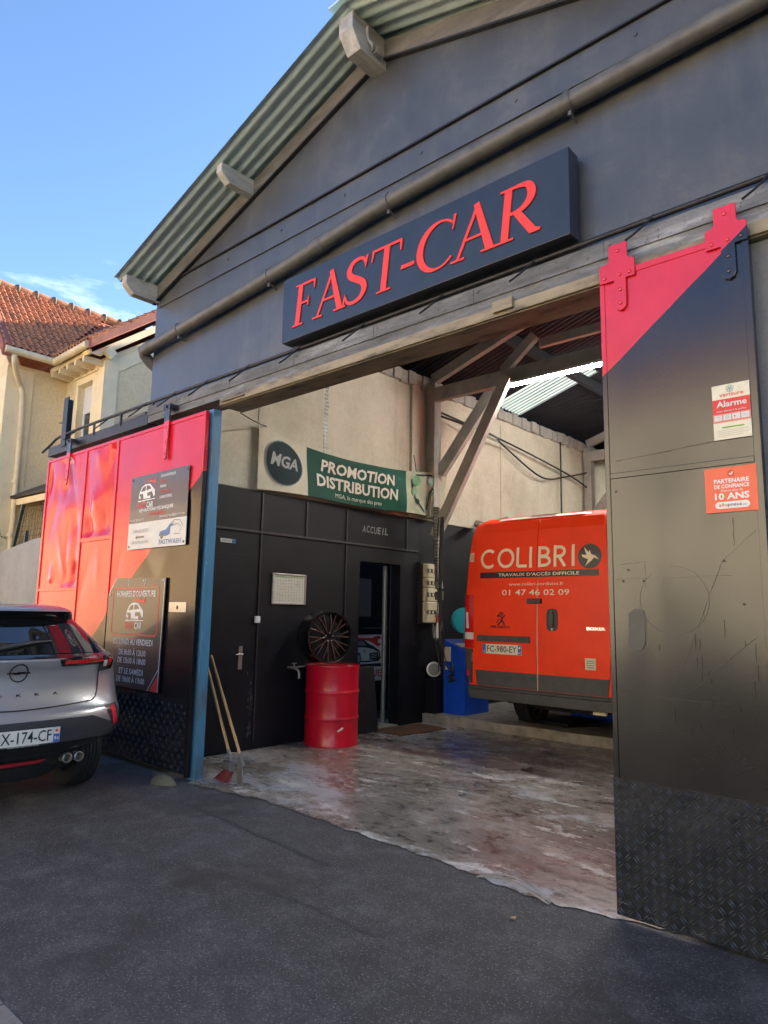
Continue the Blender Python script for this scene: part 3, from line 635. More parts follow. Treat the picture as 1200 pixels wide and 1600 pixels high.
for hx in (-8.60, -6.31):
    b = MB(); b.poly([(hx-0.05, 3.57), (hx+0.05, 3.57), (hx+0.045, 3.40), (hx+0.022, 3.04), (hx, 3.02), (hx-0.022, 3.04), (hx-0.045, 3.40)], fd, 0.004, 0.022)
    b.box(hx-0.062, DY-0.03, 3.55, hx+0.062, DY+0.06, 3.60); b.tube([(hx, DY-0.045, 3.575), (hx, DY+0.08, 3.575)], 0.016, 8)
    bolts(b, [(hx, 3.08), (hx, 3.20), (hx, 3.36)], DY-0.022)
    b.build('door_hanger', 'door_left_hang', ld, bevel=0.003)
b = MB(); b.box(-6.09, DY+0.006, 1.49, -5.79, DY+0.0115, 1.585); b.disc(fd, -5.94, 1.535, 0.02, -0.0055, 1); b.build('lock_plate', ['alu', 'black_print'], ld, bevel=0.002)
# right door leaf
b = MB(); X0, X1, ZT = -1.642, -0.853, 3.475
def rz(x): return ZT
b.box(X0, DY, 0.03, X0+0.028, DY+0.05, ZT-0.012); b.box(X1-0.035, DY, 0.03, X1, DY+0.05, ZT); b.box(X0+0.028, DY+0.001, ZT-0.05, X1-0.035, DY+0.05, ZT-0.012); b.box(X0+0.028, DY+0.001, 2.262, X1-0.035, DY+0.05, 2.294)
rd = b.build('sliding_door', 'door_right', G, bevel=0.003); plab(rd, 'black sliding door leaf with red upper corner and stickers')
dd = rdents(X0, X1, 0.7, 3.4, 8, 0.004, 0.16)
dent_panel(X0+0.028, X1-0.035, 2.294, ZT-0.05, dd, 0.006, 20, 30).build('door_panel', 'door_right', rd, smooth=80)
dent_panel(X0+0.028, X1-0.035, 0.05, 2.262, dd, 0.006, 20, 54).build('door_panel', 'door_right', rd, smooth=80)
b = treadplate(X0-0.002, X1+0.002, 0.02, 0.685, 0.044, DY-0.001)
bolts(b, [(X0+0.03, 0.64), (X0+0.03, 0.08), (X1-0.03, 0.64), (-1.25, 0.655)], DY-0.005, 0.006)
b.build('tread_plate', ['tread', 'tread_bar'], rd)
def hanger(x, wl, wr):
    b = MB(); s = 0.055
    b.poly([(x-s, 3.62), (x+s, 3.62), (x+s, 3.53), (x+s+0.012, 3.515), (x+wr-0.012, 3.515), (x+wr, 3.50), (x+wr, ZT-0.072), (x+0.042, ZT-0.072), (x+0.042, 3.25), (x+0.030, 3.225), (x+0.008, 3.215), (x-0.014, 3.225), (x-0.026, 3.25), (x-0.026, ZT-0.072), (x-wl, ZT-0.072), (x-wl, 3.50), (x-wl+0.012, 3.515), (x-s-0.012, 3.515), (x-s, 3.53)], fd, 0.001, 0.011)
    bolts(b, [(x, 3.575), (x-wl+0.03, 3.43), (x+wr-0.03, 3.43), (x+0.008, 3.43), (x+0.008, 3.34), (x+0.008, 3.26)], DY-0.011, 0.012)
    return b.build('door_hanger', 'door_right', rd, bevel=0.0025)
hanger(-1.525, 0.112, 0.095); hanger(-0.955, 0.10, 0.102)
for x, z in ((-1.585, 2.19), (-1.53, 1.76), (-1.56, 1.70), (-1.45, 1.70), (-1.05, 1.79), (-0.97, 1.58)):      # holes and filler patch on the leaf
    b = MB(); b.disc(fd, x, z, 0.007, -0.0045, 0, 10); b.build('bolt_hole', 'black_print', rd)
b = MB(); b.poly([(-1.535, 1.53), (-1.50, 1.555), (-1.455, 1.55), (-1.445, 1.50), (-1.452, 1.38), (-1.47, 1.345), (-1.52, 1.335), (-1.545, 1.36), (-1.54, 1.44)], fd, -0.005, -0.0025); b.build('filler_patch', 'pale_patch', rd)
yb_ = -0.0045
b = MB(); b.ring(fd, -1.30, 1.60, 0.1725, 0.0012, yb_+0.0004, 1, 40)
for i, (p, q_, w_, m_) in enumerate((((-1.57, 1.79), (-1.44, 1.80), .0015, 1), ((-1.44, 1.80), (-1.44, 1.66), .0015, 1), ((-1.60, 1.71), (-1.02, 1.72), .0015, 1), ((-0.90, 1.93), (-1.06, 1.79), .001, 0), ((-1.06, 1.79), (-1.33, 1.10), .0015, 1), ((-0.93, 1.42), (-1.30, 1.09), .002, 1), ((-1.60, 1.115), (-1.05, 1.11), .002, 1), ((-1.58, 2.36), (-0.90, 2.40), .002, 0), ((-1.60, 0.94), (-1.20, 0.95), .0015, 1), ((-1.0, 2.0), (-1.0, 1.86), .002, 0))):
    n_ = 12; b.stroke(fd, [(p[0]+(q_[0]-p[0])*k/n_+rg.uniform(-.002, .002), p[1]+(q_[1]-p[1])*k/n_+rg.uniform(-.002, .002)) for k in range(n_+1)], [w_*rg.uniform(0.2, 1.2) for k in range(n_+1)], yb_+0.0006+i*0.0002, None, m_)
b.build('scribed_lines', ['black_print', 'pale_patch'], rd)
b = MB()
for k in range(22):
    x, z, l = rg.uniform(-1.40, -0.92), rg.uniform(0.95, 1.52), rg.uniform(0.015, 0.09); b.stroke(fd, [(x, z), (x+rg.uniform(-.002, .002), z-l*0.5), (x+rg.uniform(-.003, .003), z-l)], [rg.uniform(.001, .003), rg.uniform(.0015, .0035), .0008], -0.0030+k*0.00002, None, 0)
b.build('paint_drips', 'black_print', rd)['kind'] = 'stuff'
b = MB()
for k in range(60):
    x, z = rg.gauss(-1.02, 0.10), rg.gauss(0.86, 0.07); a = rg.uniform(0, 3.1); l = rg.uniform(0.006, 0.03)
    if X0+0.05 < x < X1-0.05 and z > 0.70: b.stroke(fd, [(x, z), (x+l*math.cos(a), z+l*math.sin(a))], [0.0013, 0.0005], -0.0020+k*0.00002, None, 0)
b.build('scratches', 'pale_patch', rd)['kind'] = 'stuff'
b = MB()      # rubbed bottom edge of the tread plate
for k in range(16):
    x = X0+rg.random()**1.8*0.75; z = 0.03+rg.random()**2*0.16*(1.2-(x-X0)); l = rg.uniform(0.01, 0.05); b.stroke(fd, [(x, z), (x+l*0.6, z+rg.uniform(-.01, .01)), (x+l, z+rg.uniform(-.012, .006))], [0.001, rg.uniform(.002, .005), 0.001], 0.0062+k*0.00003, None, 0)
b.build('edge_wear', 'scuff', rd)['kind'] = 'stuff'

# ---- interior linings: dark lower wall with door opening, cream upper wall
WX = -6.42
fi = lambda a, b_, c=0.0: Vector((WX+c, a, b_))      # left interior wall frame: a along Y, c into the garage
b = MB()
b.box(-6.60, 3.97, 0, WX, 6.60, 2.90); b.box(-6.60, 6.60, 2.20, WX, 7.42, 2.90); b.box(-6.60, 7.42, 0, WX, 18.4, 2.90)
b.box(-0.60, 3.97, 0, -0.401, 18.4, 2.90)
b.build('interior_wall', 'black_paint', G)
b = MB(); b.box(-6.60, 3.97, 2.901, WX-0.03, 18.4, 4.995); b.box(-0.57, 3.97, 2.901, -0.401, 18.4, 4.995)
b.poly([(-6.6, 2.9), (-0.4, 2.9), (-0.4, 5.0), (RX, 6.0), (-6.6, 5.0)], lambda a, c, d: Vector((a, 18.40-d, c)), 0, 0.02)
for y in (4.87, 12.3): b.box(WX-0.0295, y-0.008, 3.3, WX-0.022, y+0.008, 4.6)
b.box(WX-0.029, 7.62, 2.905, WX+0.02, 7.80, 4.95); b.box(WX-0.029, 10.05, 2.905, WX-0.01, 10.12, 4.8)
b.build('upper_wall', 'cream_in', G)
b = MB()     # rough pierced strip on the upper wall
for k in range(26): b.box(WX-0.0296, 5.90+rg.uniform(0, .02), 3.55+k*0.05, WX-0.026, 5.96+rg.uniform(0, .03), 3.55+k*0.05+0.034)
b.build('vent_strip', 'grey_print', G)
b = MB(); y = 4.0     # ragged mortar line where wall meets roof
while y < 18.3:
    b.box(WX-0.12+rg.uniform(-.01, .01), y, 4.90+rg.uniform(-.02, .02), WX+0.02+rg.uniform(-.02, .03), y+0.16, 5.09+rg.uniform(-.02, .02)); y += 0.16
b.build('wall_plate', 'truss', G, bevel=0.01)
# panel joints and cable trunking on the dark wall
b = MB()
for y0, z0, z1 in ((4.955, 0.1, 2.88), (5.64, 2.42, 2.86), (6.335, 1.35, 2.86), (7.54, 2.42, 2.86)): b.box(WX+0.001, y0-0.010, z0, WX+0.014, y0+0.010, z1)
b.box(WX+0.001, 3.98, 2.405, WX+0.02, 7.80, 2.432); b.box(WX+0.001, 3.98, 2.885, WX+0.012, 18.3, 2.898)
b.build('cable_trunking', 'black_metal', G)
# plain service door beside the opening, with handle
b = MB(); b.box(WX+0.001, 4.02, 0.02, WX+0.012, 4.80, 2.14); sd_o = b.build('service_door', 'black_paint', G, bevel=0.004)
b = MB(); b.box(WX+0.0125, 4.705, 0.88, WX+0.018, 4.755, 1.13); b.tube([(WX+0.018, 4.735, 1.045), (WX+0.055, 4.735, 1.045), (WX+0.058, 4.64, 1.045)], 0.008, 8); b.build('door_handle', 'steel', sd_o, smooth=40)
b = MB(); b.box(WX+0.013, 4.03, 1.45, WX+0.03, 4.05, 1.9); b.build('hinge', 'steel', sd_o)
b = MB()      # scuffs on the dark wall
for k in range(40):
    y, z = (rg.gauss(4.90, 0.02), rg.uniform(0.1, 0.75)) if k < 22 else (rg.uniform(4.85, 7.8), rg.uniform(0.1, 1.2)); l = rg.uniform(0.01, 0.06)
    if 6.55 < y < 7.5: continue
    b.stroke(fi, [(y, z), (y+rg.uniform(-.01, .01), z+l*0.5), (y+rg.uniform(-.015, .015), z+l)], [0.002, rg.uniform(.004, .010), 0.002], 0.0022+k*0.00005, None, 0)
b.build('wall_scuffs', 'scuff', G)['kind'] = 'stuff'
# office behind the opening: reveals, metal jamb, room shell, tiles
b = MB(); b.box(-9.3, 8.60, 0, -7.66, 8.695, 3.0); b.box(-9.3, 5.205, 0, -7.66, 5.30, 3.0); b.box(-9.4, 5.3, 0, -9.3, 8.6, 3.0); b.box(-7.72, 7.05, 0, -7.66, 8.60, 2.5); b.box(-9.4, 5.2, 3.001, -6.601, 5.6, 3.055); b.box(-9.4, 5.6, 3.001, -7.66, 8.7, 3.055)  # roof left open here, an added gap that lets sky onto the poster
b.build('office_shell', 'black_paint', G)
b = MB(); b.box(-7.659, 8.605, 0, -6.601, 8.69, 3.0); b.box(-7.659, 5.21, 0, -6.601, 5.30, 3.0); b.box(-6.63, 5.30, 0.02, -6.6015, 6.58, 2.9); b.box(-6.63, 7.53, 0.02, -6.6015, 8.6, 2.9); b.build('office_bounce_wall', 'poster_white', G)  # unseen walls made white to bounce light onto the poster
b = MB(); b.box(-6.72, 7.385, 0.02, -6.66, 7.418, 2.19); b.box(-6.70, 7.37, 0.02, -6.675, 7.384, 2.19); b.build('door_jamb', 'alu', G)
b = MB()
for i in range(6):
    for j in range(5): b.box(-7.65+i*0.205, 6.61+j*0.21, 0.006, -7.65+i*0.205+0.20, 6.61+j*0.21+0.205, 0.022)
for k in range(2): b.box(-6.62+0.0, 7.06+k*0.13, 0.0222, -6.50, 7.085+k*0.13, 0.024, 1)
b.build('office_floor', ['office_tile', 'black_print'], G)
# trusses
def truss(y):
    t = []
    def beam(name, a, c, wd, ht):
        b = MB(); b.bar(a, c, wd, ht, 0, (0, 0, 1)); t.append(b.build(name, 'truss', G, bevel=0.006))
    beam('truss_post', (-6.325, y, 2.92), (-6.325, y, 4.98), 0.16, 0.16); beam('truss_post', (-0.68, y, 0.13), (-0.68, y, 4.98), 0.16, 0.16)
    beam('tie_beam', (-6.40, y-0.055, 4.785), (-0.60, y-0.055, 4.785), 0.10, 0.21)
    for sg in (-1, 1):
        X = lambda v: v if sg < 0 else 2*RX-v
        beam('rafter', (X(-6.38), y+0.06, 5.08), (X(RX-0.02), y+0.06, 5.98), 0.10, 0.16)
        beam('brace', (X(-6.16), y-0.155, 2.62), (X(-4.93), y-0.155, 4.76), 0.085, 0.165)
        beam('brace', (X(-6.24), y+0.06, 3.60), (X(-5.22), y+0.06, 4.80), 0.085, 0.18)
        beam('strut', (X(-5.05), y-0.055, 4.89), (X(-4.55), y-0.055, 5.28), 0.09, 0.13)
    beam('strut', (-4.60, y+0.16, 5.24), (-2.4, y+0.16, 5.24), 0.08, 0.12)
truss(8.03); truss(13.2)
yy = 5.0
for i, x in enumerate((-5.19, -1.80)):
    b = MB(); b.bar((x, 3.98, roofz(x)-0.12), (x, 18.3, roofz(x)-0.12), 0.08, 0.16); b.build('purlin', 'dark_sheet', G)
# annex roof edge behind the left door keeps the yard side closed
b = MB(); b.box(-9.30, 3.93, 0, -6.95, 4.03, 3.30); b.build('yard_wall', 'facade', G)
# ================================================================== SIGNS
def serif(b, ch, ox, h, fr, c0, c1, sc=1.0, shear=0.20):
    kw = 1.0
    # hand drawn old-style capitals; each stroke gets its own height so faces never coincide
    n = [0]
    f2 = lambda a, q, c=0.0: fr(ox+(a+shear*q)*h*sc, q*h, c)
    def st(p, w_):
        n[0] += 1; b.stroke(f2, p, [x*kw for x in w_] if isinstance(w_, list) else w_*kw, c0, c1+n[0]*0.0004)
    def arc(cx, cy, rx, ry, a0, a1, wf, k=26):
        pts = []; ws = []
        for i in range(k+1):
            a = R(a0+(a1-a0)*i/k); pts.append((cx+rx*math.cos(a), cy+ry*math.sin(a))); ws.append(wf(a))
        st(pts, ws)
    def foot(x0, x1, y=0.02): st([(x0, y), (x1, y)], 0.042)
    if ch == 'F':
        st([(0.20, 0.0), (0.20, 1.0)], 0.125); foot(0.06, 0.36); st([(0.06, 0.98), (0.25, 0.98)], 0.042); st([(0.2, 0.972), (0.60, 0.972)], 0.058); st([(0.585, 0.995), (0.60, 0.76)], [0.06, 0.02])
        st([(0.24, 0.52), (0.46, 0.52)], 0.05); st([(0.46, 0.63), (0.46, 0.41)], [0.02, 0.034])
    elif ch == 'A':
        st([(0.11, 0.02), (0.40, 0.98)], [0.05, 0.06]); st([(0.37, 1.01), (0.68, 0.02)], [0.10, 0.135]); st([(0.20, 0.36), (0.56, 0.36)], 0.05); foot(-0.01, 0.24); foot(0.53, 0.82)
    elif ch == 'S':
        P = [(0.50, 0.80), (0.45, 0.93), (0.32, 0.975), (0.18, 0.92), (0.12, 0.77), (0.18, 0.63), (0.32, 0.53), (0.46, 0.42), (0.52, 0.27), (0.46, 0.10), (0.30, 0.025), (0.15, 0.07), (0.08, 0.22)]
        L_ = smooth_line([(x, y, 0) for x, y in P], 4); k = len(L_)-1
        st([(p.x, p.y) for p in L_], [0.045+0.09*math.sin(math.pi*i/k)**1.3 for i in range(k+1)])
        st([(0.525, 0.99), (0.50, 0.72)], [0.05, 0.018]); st([(0.05, 0.01), (0.075, 0.29)], [0.05, 0.018])
    elif ch == 'T':
        st([(0.34, 0.0), (0.34, 0.97)], 0.125); foot(0.19, 0.50); st([(0.02, 0.972), (0.66, 0.972)], 0.058); st([(0.035, 0.995), (0.015, 0.75)], [0.06, 0.02]); st([(0.645, 0.995), (0.66, 0.75)], [0.06, 0.02])
    elif ch == 'C':
        arc(0.46, 0.5, 0.39, 0.475, 48, 318, lambda a: 0.045+0.095*max(0, -math.cos(a))**0.8); st([(0.76, 1.0), (0.735, 0.70)], [0.055, 0.02])
    elif ch == 'R':
        st([(0.20, 0.0), (0.20, 1.0)], 0.125); foot(0.06, 0.35); st([(0.06, 0.98), (0.24, 0.98)], 0.042)
        P = [(0.22, 0.972), (0.38, 0.972), (0.52, 0.93), (0.585, 0.80), (0.575, 0.66), (0.48, 0.535), (0.36, 0.495), (0.24, 0.495)]
        L_ = smooth_line([(x, y, 0) for x, y in P], 4); k = len(L_)-1
        st([(p.x, p.y) for p in L_], [0.05+0.085*math.sin(math.pi*i/k)**1.6 for i in range(k+1)])
        st([(0.36, 0.50), (0.66, 0.03), (0.78, 0.015)], [0.11, 0.125, 0.05])
    elif ch == '-': st([(0.02, 0.36), (0.32, 0.36)], 0.085)
SG = thing('shop_sign', (-3.15, 3.60, 3.783), 'long black box sign with red raised serif letters over the doorway', 'sign')
b = MB(); b.box(-4.50, 3.60, 3.783, -1.806, 3.725, 4.357); b.build('sign_box', 'sign_black', SG, bevel=0.004)
for x in (-4.2, -2.2):
    b = MB(); b.box(x, 3.726, 3.9, x+0.1, 3.749, 4.2); b.build('bracket', 'black_metal', SG)
b = MB(); fs_ = FR((0, 3.5995, 0), (1, 0, 0), (0, 0, 1))
for ch, x in zip('FAST-CAR', (-4.385, -4.10, -3.77, -3.475, -3.165, -3.015, -2.69, -2.355)):
    fr_ = (lambda a, q, c=0.0: Vector((a, 3.5995-c, 3.885+q)))
    serif(b, ch, x, 0.362, fr_, 0.0, 0.008, {'F': 1.22, 'A': 1.28, 'S': 1.28, 'T': 1.25, '-': 1.15, 'C': 1.18, 'R': 1.25}[ch], 0.09)
b.build('lettering', 'sign_red', SG)

def car_logo(b, fr, cx, cy, w_, mw, mr, mk):
    # front three-quarter car drawing with a red spanner sweeping over it
    k = w_/2; F = lambda a, c_, d=0.0: fr(cx+a*k, cy+c_*k, d)
    b.poly([(-0.95, 0.05), (-0.9, 0.35), (-0.62, 0.72), (-0.2, 0.86), (0.32, 0.83), (0.62, 0.62), (0.92, 0.42), (0.97, 0.08), (0.7, -0.05), (-0.7, -0.05)], F, 0.0016, None, mw)
    b.poly([(-0.72, 0.42), (-0.5, 0.68), (-0.15, 0.76), (-0.18, 0.45)], F, 0.0026, None, mk); b.poly([(-0.08, 0.45), (-0.05, 0.76), (0.28, 0.73), (0.5, 0.52)], F, 0.0026, None, mk)
    b.poly([(-0.85, 0.3), (-0.45, 0.28), (-0.4, 0.12), (-0.8, 0.14)], F, 0.0026, None, mk); b.poly([(0.05, 0.3), (0.62, 0.34), (0.7, 0.14), (0.1, 0.08)], F, 0.0026, None, mk)
    b.disc(F, -0.55, 0.02, 0.17, 0.0034, mk, 14); b.disc(F, 0.62, 0.04, 0.17, 0.0034, mk, 14)
    b.poly([(-1.0, -0.12), (1.0, -0.10), (1.0, -0.16), (-1.0, -0.20)], F, 0.0016, None, mw)
    b.poly([(-0.45, 1.02), (0.55, 1.06), (0.72, 0.96), (1.15, 1.2), (1.0, 0.98), (1.2, 0.86), (0.85, 0.82), (0.6, 0.90)], F, 0.0036, None, mr); b.poly([(-0.7, 1.14), (0.5, 1.18), (0.5, 1.13)], F, 0.0036, None, mr)
fp = lambda y: (lambda a, q, c=0.0: Vector((a, y-c, q)))
# upper information board (charcoal above, white below), screwed to the left door
IB = thing('information_board', (-6.39, DY, 2.13), 'upright board with charcoal top and white lower third on the red door', 'sign')
b = MB(); b.box(-6.955, DY-0.012, 2.405, -5.84, DY-0.006, 2.905, 0); b.box(-6.955, DY-0.012, 2.13, -5.84, DY-0.006, 2.4045, 1)
bolts(b, [(-6.92, 2.87), (-5.87, 2.87), (-6.92, 2.16), (-5.87, 2.16)], DY-0.012, 0.012); b.build('panel', ['board_grey', 'offwhite'], IB)
b = MB(); q = fp(DY-0.012)
car_logo(b, q, -6.62, 2.66, 0.34, 0, 1, 2)
b.text(q, 'FAST', -6.62, 2.555, 0.058, 0.17, 'R', 0.002, 1, 0.02); b.text(q, 'CAR', -6.61, 2.555, 0.058, 0.13, 'L', 0.002, 0, 0.02)
for i, (t_, m_) in enumerate((('DIAGNOSTIQUE', 0), ('PNEUS', 1), ('FREINS', 0), ('ENTRETIEN', 1), ('CARROSSERIE', 0))): b.text(q, t_, -6.36, 2.845-i*0.055, 0.026, None, 'L', 0.002, m_, 0.015)
b.text(q, 'R\u00c9PARATIONS M\u00c9CANIQUES', -6.42, 2.515, 0.032, 0.66, 'C', 0.002, 0, 0.02); b.text(q, 'AUTOMOBILES', -6.40, 2.465, 0.03, 0.34, 'C', 0.002, 1, 0.02)
b.text(q, '01 82 28 50 97', -6.92, 2.425, 0.022, 0.27, 'L', 0.002, 0); b.text(q, 'fastcargarage@gmail.com', -5.88, 2.432, 0.02, 0.46, 'R', 0.002, 0)
b.build('lettering', ['white', 'red_print', 'board_grey'], IB)
b = MB()
b.text(q, 'GARAGE AUTO', -6.70, 2.30, 0.036, 0.31, 'C', 0.002, 0); b.text(q, 'SUR VOTRE GAUCHE', -6.70, 2.185, 0.028, 0.33, 'C', 0.002, 0)
b.poly([(-6.80, 2.253), (-6.755, 2.275), (-6.755, 2.262), (-6.62, 2.262), (-6.62, 2.244), (-6.755, 2.244), (-6.755, 2.231)], q, 0.002, None, 1)
b.text(q, 'FASTWASH', -6.12, 2.155, 0.045, 0.40, 'C', 0.002, 2, 0.01)
b.poly([(-6.33, 2.24), (-6.31, 2.285), (-6.2, 2.30), (-6.14, 2.345), (-6.05, 2.36), (-6.12, 2.32), (-6.13, 2.25), (-6.18, 2.235)], q, 0.002, None, 3)
b.stroke(q, [(-6.14, 2.345), (-6.05, 2.385), (-5.95, 2.375), (-5.90, 2.32)], 0.006, 0.0015, None, 1); b.stroke(q, [(-6.10, 2.33), (-5.99, 2.345), (-5.93, 2.31)], 0.005, 0.0024, None, 1); b.stroke(q, [(-6.05, 2.25), (-5.95, 2.24), (-5.92, 2.30)], 0.005, 0.0028, None, 1)
b.disc(q, -6.27, 2.238, 0.03, 0.003, 1, 14); b.disc(q, -6.27, 2.238, 0.015, 0.0036, 0, 12)
b.build('printing', ['grey_print', 'board_dark', 'blue_print', 'blue_print'], IB)
# opening hours board
HB = thing('opening_hours_board', (-6.70, DY, 0.72), 'tall black opening hours board with clipped corner on the black part of the left door', 'sign')
q = fp(DY-0.006)
b = MB(); b.poly([(-7.285, 0.735), (-6.155, 0.72), (-6.14, 1.822), (-7.13, 1.838), (-7.285, 1.655)], q, 0.0, 0.008); b.build('panel', 'board_dark', HB)
q = fp(DY-0.014); b = MB()
b.text(q, "HORAIRES D'OUVERTURE", -6.70, 1.64, 0.058, 0.78, 'C', 0.002, 0, 0.01)
car_logo(b, q, -6.70, 1.425, 0.36, 0, 1, 2); b.text(q, 'FAST', -6.70, 1.315, 0.064, 0.17, 'R', 0.002, 1, 0.02); b.text(q, 'CAR', -6.69, 1.315, 0.064, 0.15, 'L', 0.002, 0, 0.02)
b.text(q, 'DU LUNDI AU VENDREDI', -6.70, 1.155, 0.058, 0.78, 'C', 0.002, 0, 0.01)
b.text(q, 'DE 8h30 \u00c0 12h30', -6.70, 1.05, 0.055, 0.54, 'C', 0.002, 0, 0.01); b.text(q, 'DE 13h30 \u00c0 18h00', -6.70, 0.968, 0.055, 0.56, 'C', 0.002, 0, 0.01)
b.text(q, 'ET LE SAMEDI', -6.70, 0.862, 0.055, 0.48, 'C', 0.002, 0, 0.01); b.text(q, 'DE 10h00 \u00c0 17h00', -6.70, 0.782, 0.052, 0.56, 'C', 0.002, 0, 0.01)
x0, x1, z0, z1, r_ = -7.17, -6.245, 1.255, 1.73, 0.05; P = []
for (cx, cz, a0) in ((x1-r_, z1-r_, 0), (x0+r_, z1-r_, 90), (x0+r_, z0+r_, 180), (x1-r_, z0+r_, 270)): P += [(cx+r_*math.cos(R(a0+15*k)), cz+r_*math.sin(R(a0+15*k))) for k in range(7)]
b.stroke(q, P+[P[0]], 0.012, 0.0018, None, 1)
b.stroke(q, [(-7.28, 1.66), (-7.13, 1.833)], 0.008, 0.0018, None, 0); b.stroke(q, [(-6.86, 1.74), (-6.86, 1.83)], 0.007, 0.0018, None, 0); b.stroke(q, [(-6.53, 1.74), (-6.53, 1.828)], 0.007, 0.0018, None, 0)
b.stroke(q, [(-6.17, 0.73), (-6.155, 1.82)], 0.008, 0.0018, None, 0); b.stroke(q, [(-6.36, 0.728), (-6.175, 0.94)], 0.008, 0.0024, None, 0); b.poly([(-6.33, 0.73), (-6.18, 0.728), (-6.178, 0.89)], q, 0.0014, None, 1)
bolts(b, [(-6.55, 1.80), (-7.24, 1.66), (-6.18, 1.80)], DY-0.015, 0.010)
b.build('lettering', ['white', 'red_print', 'board_dark'], HB)
# alarm sign
AS = thing('alarm_sign', (-0.975, DY, 2.39), 'cream and red alarm warning plate on the upper right of the black door', 'sign')
b = MB(); b.box(-1.062, DY-0.004, 2.392, -0.888, DY-0.001, 2.672); bolts(b, [(-1.052, 2.662), (-0.898, 2.662), (-1.052, 2.402), (-0.898, 2.402)], DY-0.004, 0.003); b.build('plate', 'cream_print', AS)
q = fp(DY-0.004); b = MB()
b.rect(q, -1.062, 2.523, -0.888, 2.598, 0.001, 1); b.text(q, 'Alarme', -0.973, 2.558, 0.029, 0.14, 'C', 0.002, 0, 0.025); b.text(q, 'avec alerte \u00e0 la police', -0.975, 2.532, 0.010, 0.135, 'C', 0.002, 0)
b.text(q, 'verisure', -0.972, 2.61, 0.021, 0.112, 'C', 0.001, 1, 0.01)
for k in range(5):
    a = R(90+72*k); b.ring(q, -0.978+0.010*math.cos(a), 2.648+0.010*math.sin(a), 0.008, 0.0035, 0.001+k*0.0003, 4, 12)
b.rect(q, -1.062, 2.478, -0.888, 2.5225, 0.001, 3)
for k in range(4):
    b.rect(q, -1.056+k*0.0415, 2.488, -1.056+k*0.0415+0.037, 2.518, 0.0016, 0)
b.stroke(q, [(-1.048, 2.508), (-1.028, 2.509)], 0.003, 0.0022, None, 5); b.ring(q, -0.996, 2.504, 0.006, 0.002, 0.0022, 4, 10); b.disc(q, -0.962, 2.503, 0.004, 0.0022, 1, 8); b.stroke(q, [(-0.925, 2.507), (-0.905, 2.501)], 0.002, 0.0022, None, 4)
b.rect(q, -1.022, 2.448, -0.92, 2.456, 0.001, 2)
for k in range(4): b.rect(q, -1.045, 2.436-k*0.009, -0.905-0.02*(k % 2), 2.4385-k*0.009, 0.001, 5)
b.build('printing', ['offwhite', 'red_print', 'green_print', 'pink_band', 'teal_grey', 'pale_grey'], AS)
# partner sticker
PS = thing('partner_sticker', (-1.0, DY, 2.03), 'square orange partner sticker below the alarm plate on the black door', 'sticker')
b = MB(); b.box(-1.118, DY-0.002, 2.028, -0.880, DY-0.0005, 2.252); b.build('sheet', 'orange_print', PS)
q = fp(DY-0.002); b = MB(); cx = -0.995
b.ring(q, cx, 2.218, 0.014, 0.004, 0.001, 2, 20); b.stroke(q, [(cx-0.007, 2.219), (cx-0.001, 2.212), (cx+0.010, 2.226)], 0.005, 0.0016, None, 0)
b.text(q, 'PARTENAIRE', cx, 2.173, 0.020, 0.160, 'C', 0.001, 0, 0.03); b.text(q, 'DE CONFIANCE', cx, 2.147, 0.018, 0.160, 'C', 0.001, 0, 0.03); b.text(q, 'Depuis plus de', cx, 2.130, 0.011, 0.10, 'C', 0.001, 0)
b.text(q, '10 ANS', cx, 2.092, 0.030, 0.158, 'C', 0.001, 0, 0.035)
P = []
for (px, a0) in ((cx+0.062, -90), (cx-0.062, 90)): P += [(px+0.017*math.cos(R(a0+15*k)), 2.063+0.017*math.sin(R(a0+15*k))) for k in range(13)]
b.poly(P, q, 0.001, None, 0); b.text(q, 'allo', cx-0.022, 2.057, 0.016, 0.040, 'R', 0.002, 1, 0.01); b.text(q, 'pneus', cx-0.021, 2.057, 0.016, 0.064, 'L', 0.002, 3, 0.01); b.text(q, '.com', cx+0.046, 2.057, 0.009, 0.018, 'L', 0.002, 3)
b.build('printing', ['white', 'red_print', 'brick_red', 'board_dark'], PS)

# ================================================================== LEFT NEIGHBOUR: cream house
H = thing('cream_house', (-12.5, 6.0, 0), 'cream rendered house with red tiled roof standing left of the garage', 'house')
WY0, EX, NY, GXX = 4.05, -12.35, 5.05, -10.9
b = MB()
b.poly([(-15.2, 0), (EX, 0), (EX, 5.62), (-13.6, 6.95), (-15.2, 5.4)], lambda a, c, d: Vector((a, WY0+0.2-d, c)), 0, 0.2)
b.box(EX-0.2, WY0+0.2, 0, EX, NY, 5.62)
b.build('street_gable_wall', 'house_wall', H)
b = MB()      # wing front wall around its tall window
b.box(EX-0.2, NY, 0, -11.82, NY+0.2, 5.62); b.box(-11.20, NY, 0, GXX-0.2, NY+0.2, 5.62); b.box(-11.82, NY, 0, -11.20, NY+0.2, 3.2); b.box(-11.82, NY, 5.34, -11.20, NY+0.2, 5.62)
b.build('wing_front_wall', 'house_wall', H)
fg = lambda a, c, d=0.0: Vector((GXX+d, a, c))
b = MB(); b.poly([(NY, 0), (9.5, 0), (9.5, 5.62), (7.3, 7.25), (NY, 5.66)], fg, -0.2, 0.0); b.box(-16, 9.3, 0, GXX-0.2, 9.5, 5.5); b.box(-15.4, WY0+0.2, 0, -15.2, 9.3, 5.4); b.build('wing_gable_wall', 'house_cool', H)
b = MB()      # pilasters, head bands
b.box(-11.28, NY-0.025, 0, GXX+0.02, NY-0.002, 5.60); b.box(GXX+0.002, NY-0.002, 0, GXX+0.022, NY+0.22, 5.70)
